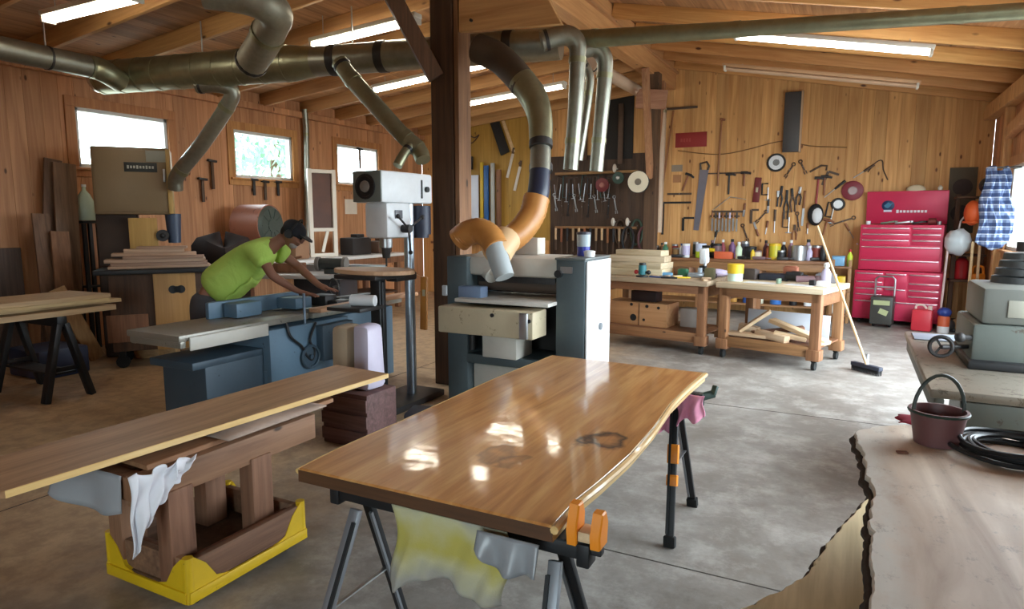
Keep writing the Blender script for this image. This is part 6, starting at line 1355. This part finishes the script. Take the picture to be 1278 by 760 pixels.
# ------------------------------------------------------------------ dark tool store left of the pine wall
A_=wp(688,196); D_=wp(816,338); x0,x1,z0,z1=A_.x,D_.x,D_.z,A_.z
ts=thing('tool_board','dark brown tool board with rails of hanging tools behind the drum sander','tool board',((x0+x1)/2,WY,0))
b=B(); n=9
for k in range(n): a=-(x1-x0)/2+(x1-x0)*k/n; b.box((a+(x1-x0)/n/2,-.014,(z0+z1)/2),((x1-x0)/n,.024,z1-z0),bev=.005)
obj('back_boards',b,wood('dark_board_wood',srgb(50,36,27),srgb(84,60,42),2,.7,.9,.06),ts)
zr1=wp(740,284).z; zr2=wp(740,216).z
for z,d in ((zr1,.07),(zr2,.1)):
    b=B(); b.box((-.1,-.026-d/2,z),((x1-x0)*.78,d,.05),bev=.005); obj('tool_rail',b,wood('rail_wood',srgb(120,84,48),srgb(158,116,70),0,.6,1),ts)
LB=['first','second','third','fourth','fifth','sixth','seventh','eighth','ninth','tenth','eleventh','last']
for k in range(12):
    px=694+k*7.2; q=at(px,286,y=WY-.1); l=.42+.1*((k*7)%4)/3; hm=(PLY_END,HB,IRON,plain('bone_handle',srgb(168,136,100),.5))[k%4]
    t_=thing('turning_chisel',LB[k]+' long handled tool from the left on the lower rail of the dark tool board','chisel',(q.x,WY-.115,zr1-.03),0,'tools on the lower rail')
    b=B(); b.cyl((0,0,-l*.5),(0,0,.02),.022,.026,8); obj('handle',b,hm,t_); b=B(); b.box((0,0,-l*.75),(.03,.01,l*.5)); obj('blade',b,RST,t_)
for k in range(10):
    px=692+k*7.6; q=at(px,225,y=WY-.12)
    t_=thing('bar_clamp',LB[k]+' dark clamp from the left on the upper rail of the dark tool board','clamp',(q.x,WY-.14,zr2-.26),0,'clamps on the upper rail'); t_.rotation_euler=(0,R(-8+5*((k*3)%4)),0)
    for n_,b_,m_ in t_clamp(.3+.06*(k%3),(IRON,RST,plain('teal_iron',srgb(56,74,70),.5,.4))[k%3]): obj(n_,b_,m_,t_)
for k in range(10):
    px=694+k*8.3; q=at(px,256,y=WY-.05)
    w_=hang('wrench',LB[k]+' wrench from the left in the middle row of the dark tool board','wrench',px,252+(k*5)%7,-10+(k*7)%21,t_wrench(.26+.05*(k%3),(STEEL,RST,IRON)[k%3]),'wrenches in the middle row'); w_.location.y-=.03
for k in range(4):
    px=776+k*10; q=at(px,285+8*(k%2),y=WY-.05)
    w_=hang('hose_coil',['first','second','third','last'][k]+' dark loop of hose from the left at the right end of the tool board','hose',px,282+9*(k%2),0,[('loop',B().tube([(.09*math.cos(a),-.04,-.1+.2*math.sin(a)) for a in [2*math.pi*j/18 for j in range(18)]],.02,7,closed=True),(RST,BLACK,plain('green_hose',srgb(48,66,52),.5),plain('maroon_hose',srgb(84,36,38),.5))[k])],'loops of hose on the tool board'); w_.location.y-=.03+.045*(k%2)
def disc(name,label,cat,px,py,r,parts,off=.2):
    q=at(px,py,y=WY-off); t_=thing(name,label,cat,(q.x,WY-off,q.z))
    for n_,pr,m_ in parts: b=B(); b.lathe([(rr*r,zz) for rr,zz in pr],22,Matrix.Rotation(R(90),4,'X')); obj(n_,b,m_,t_)
    b=B(); b.cyl((0,0,0),(0,off-.03 if off<1 else .1,0),.012,n=8); obj('mounting_peg',b,IRON,t_)
disc('red_reel','round dark red wheel on the dark tool board','wheel',752,231,.13,[('rim',[(1,0),(1.02,.03),(.7,.04)],plain('dark_red_wheel',srgb(110,34,38),.5)),('hub',[(.4,.04),(.3,.06)],plain('wheel_hub',srgb(170,110,100),.5))])
disc('green_reel','round dark green wheel right of the red wheel','wheel',772,222,.11,[('rim',[(1,0),(1.02,.03),(.6,.04)],plain('dark_green_wheel',srgb(44,70,60),.5)),('hub',[(.4,.04),(.3,.06)],STEEL)])
disc('white_dial','round cream dial with dark marks at the post right of the wheels','clock',797,227,.185,[('case',[(1,0),(1,.03)],BLACK),('face',[(.95,.031),(.93,.036)],plain('cream_dial',srgb(214,204,180),.5)),('dial_mark',[(.3,.037),(.28,.042)],plain('dial_dark',srgb(110,100,88),.5))],off=1.55)
for k,(px,py) in enumerate(((767,210),(765,277),(783,277))):
    q=at(px,py,y=WY-.2); b=B(); b.sph((0,0,0),.055,(.7,.7,1.5),10); b.cyl((0,0,0),(0,.17,0),.012,n=8); tag(obj('white_bulb',b,plain('ivory',srgb(216,208,196),.4),loc=q),['white bulb shaped piece above the green wheel','white bulb shaped piece at the right end of the lower rail','white bulb shaped piece on the board right below the cream dial'][k],'bulb')
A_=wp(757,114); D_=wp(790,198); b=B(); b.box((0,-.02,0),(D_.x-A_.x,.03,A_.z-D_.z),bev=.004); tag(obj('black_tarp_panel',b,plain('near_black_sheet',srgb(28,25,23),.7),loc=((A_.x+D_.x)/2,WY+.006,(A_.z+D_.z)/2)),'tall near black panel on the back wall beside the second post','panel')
for k,(px,y0,y1,w,m,lab) in enumerate(((731,112,200,.12,TIMB,'tall dark plank standing behind the bright vertical pipes'),(776,130,205,.1,RST,'narrow rusty strip beside the near black panel'))):
    a=wp(px,y0); c=wp(px,y1); b=B(); b.box((0,-.06,0),(w,.03,a.z-c.z),bev=.004); tag(obj('upright_plank',b,m,loc=((a.x+c.x)/2,WY,(a.z+c.z)/2)),lab,'plank')
# yellow plywood panel and the bright things beside the post
A_=wp(560,149); D_=wp(688,300); YW=wood('yellow_ply',srgb(150,112,36),srgb(190,148,62),2,.6,.5,.04,.1)
b=B(); n=5
for k in range(n): w=(D_.x-A_.x)/n; b.box((A_.x+w*(k+.5),WY-.008,(A_.z+D_.z)/2),(w,.014,A_.z-D_.z),bev=.003)
o=struct('wall_back_panelling',b,YW)
UP=[(586,196,212,.26,BLACK,'black_holder','black box mounted at the top of the upright boards by the post','box'),
(583,212,300,.13,TIMB,'upright_plank','dark upright plank just right of the timber post','plank'),
(594,219,300,.22,plain('bright_white_board',srgb(216,220,230),.4,0,.05),'white_board','white upright board standing right of the timber post','board'),
(604,203,300,.07,plain('yellow_strip',srgb(206,170,40),.5),'yellow_strip','thin yellow strip between the white board and the blue one','strip'),
(609.5,207,300,.1,plain('blue_board',srgb(44,92,150),.45),'blue_strip','upright blue board right of the yellow strip','board'),
(617.5,204,300,.08,plain('pale_grey_strip',srgb(176,176,168),.5),'grey_strip','upright pale grey strip right of the blue board','strip'),
(625,212,300,.1,TIMR,'upright_plank','brown plank right of the pale grey strip','plank')]
rkx=[]
for px,y0,y1,w,m,n_,lab,cat in UP:
    a=wp(px,y0); c=wp(px,y1); b=B(); b.box((0,-.09,0),(w,.05,a.z-c.z),bev=.004); o=tag(obj(n_,b,m,loc=(a.x,WY,(a.z+c.z)/2)),lab,cat)
a=wp(620,318); b=B(); b.box((0,-.132,0),(2.6,.28,.05),bev=.005); tag(obj('lumber_ledge',b,BW,loc=(a.x-.2,WY,wp(600,301).z-.03)),'wooden ledge on the back wall carrying the upright boards','ledge')
A_=wp(618,150); D_=wp(632,192); b=B(); b.bar((0,-.05,0),(D_.x-A_.x,-.05,D_.z-A_.z),.2,.06,.006); tag(obj('black_speaker',b,plain('matt_black',srgb(24,24,26),.6),loc=A_),'long black panel hanging aslant on the yellow wall','panel')
A_=wp(628,149); D_=wp(642,190); b=B(); b.bar((0,-.03,0),(D_.x-A_.x,-.03,D_.z-A_.z),.07,.03,.006); tag(obj('pale_batten',b,PLY_END,loc=A_),'pale batten hanging beside the slanted black panel','batten')
for k,(px,y0,y1) in enumerate(((638,192,222),(647,208,238))):
    a=wp(px+3,y0); c=wp(px-4,y1); t_=thing('scissor_tool',['white handled snips','second pair of white handled snips, lower'][k]+' hanging on the yellow wall','snips',a)
    b=B(); b.bar((0,-.03,0),(c.x-a.x,-.03,c.z-a.z),.06,.025,.008); obj('grip',b,plain('ivory_grip',srgb(206,196,180),.5),t_); b=B(); b.cyl((0,-.03,0),(.02,-.03,.12),.025,n=8); b.tube([(.03*math.cos(q_),-.03,.06+.03*math.sin(q_)) for q_ in [2*math.pi*j_/10 for j_ in range(10)]],.01,6,closed=True); obj('blade',b,RST,t_)
b=B(); b.tube([wp(x,y,.02) for x,y in ((577,172),(584,168),(592,172),(598,168),(590,178),(582,178))],.012,6,smooth=3); tag(obj('bent_wire',b,RST),'bent dark wire hanging high on the yellow wall','wire')
# tools on the left wall between the windows
for k,(px,py,l,a,m,lab) in enumerate(((264,215,.5,14,TIMB,'dark brace tool hanging left of the second window'),(252,235,.4,-12,RST,'rusty tool hanging beside the dark brace tool'),(316,232,.3,0,IRON,'dark tool hanging just below the second window, left one'),(330,236,.36,8,RST,'rusty tool hanging just below the second window, middle one'),(346,234,.28,-8,IRON,'dark tool hanging just below the second window, right one'),(448,196,.45,0,TIMB,'dark wedge shaped block standing on the sill of the third window'))):
    q=at(px,py,x=XL+.03); t_=thing('wall_tool',lab,'tool',q,90)
    b=B(); b.bar((0,-.02,-l/2),(0,-.02,l*.3),.045,.03,.008); obj('handle',b,m,t_); b=B(); b.bar((-.07,-.02,l*.35),(.08,-.02,l*.32),.05,.035,.008); obj('head',b,IRON,t_); t_.rotation_euler=(R(a)*0,R(a),R(90)) if False else (0,0,R(90))
# clutter on the long white bench
for k,(px,py,l,w,h,m,lab) in enumerate(((455,300,.5,.3,.3,plain('dark_clutter',srgb(40,34,32),.6),'dark machine on the white bench right of the white frame'),(490,306,.4,.3,.22,plain('brown_clutter',srgb(86,60,44),.6),'brown box on the white bench below the third window'),(356,300,.3,.3,.3,plain('tan_box',srgb(150,112,84),.7),'tan box on the white bench behind the head of the man'))):
    q=at(px,py,x=-7.85); b=B(); b.box((0,0,h/2),(w,l,h),bev=.02); b.box((0,.05,h+.03),(w*.5,l*.4,.06),bev=.012); tag(obj('bench_box',b,m,loc=(-7.85,(9.15,9.8,7.72)[k],1.006)),lab,'box')
# bright tree outside the second window
t_=thing('tree','leafy tree outside beyond the second window','tree',(-15.2,14.2,-.15))
b=B(); b.tube([(0,0,0),(.1,0,2.),(0,.1,4.)],[.25,.2,.12],8); obj('trunk',b,TIMB,t_)
b=B(); rnd=random.Random(2)
for k in range(1500):
    a=rnd.uniform(0,6.28); r_=1.9*rnd.random()**.5; z=4.2+rnd.uniform(-1.6,1.6)*math.sqrt(max(0,1-(r_/2.)**2)); p=V((r_*math.cos(a),r_*math.sin(a),z)); s=rnd.uniform(.1,.2)
    m_=Matrix.Translation(p)@Euler((rnd.uniform(0,6),rnd.uniform(0,6),0)).to_matrix().to_4x4()
    vs=[b.bm.verts.new(m_@V(v)) for v in ((-s,0,0),(0,-s*.5,0),(s,0,0),(0,s*.5,0))]; b.bm.faces.new(vs)
obj('foliage',b,plain('leaf_green',srgb(126,176,140),.6,0,.2),t_,smooth=False)
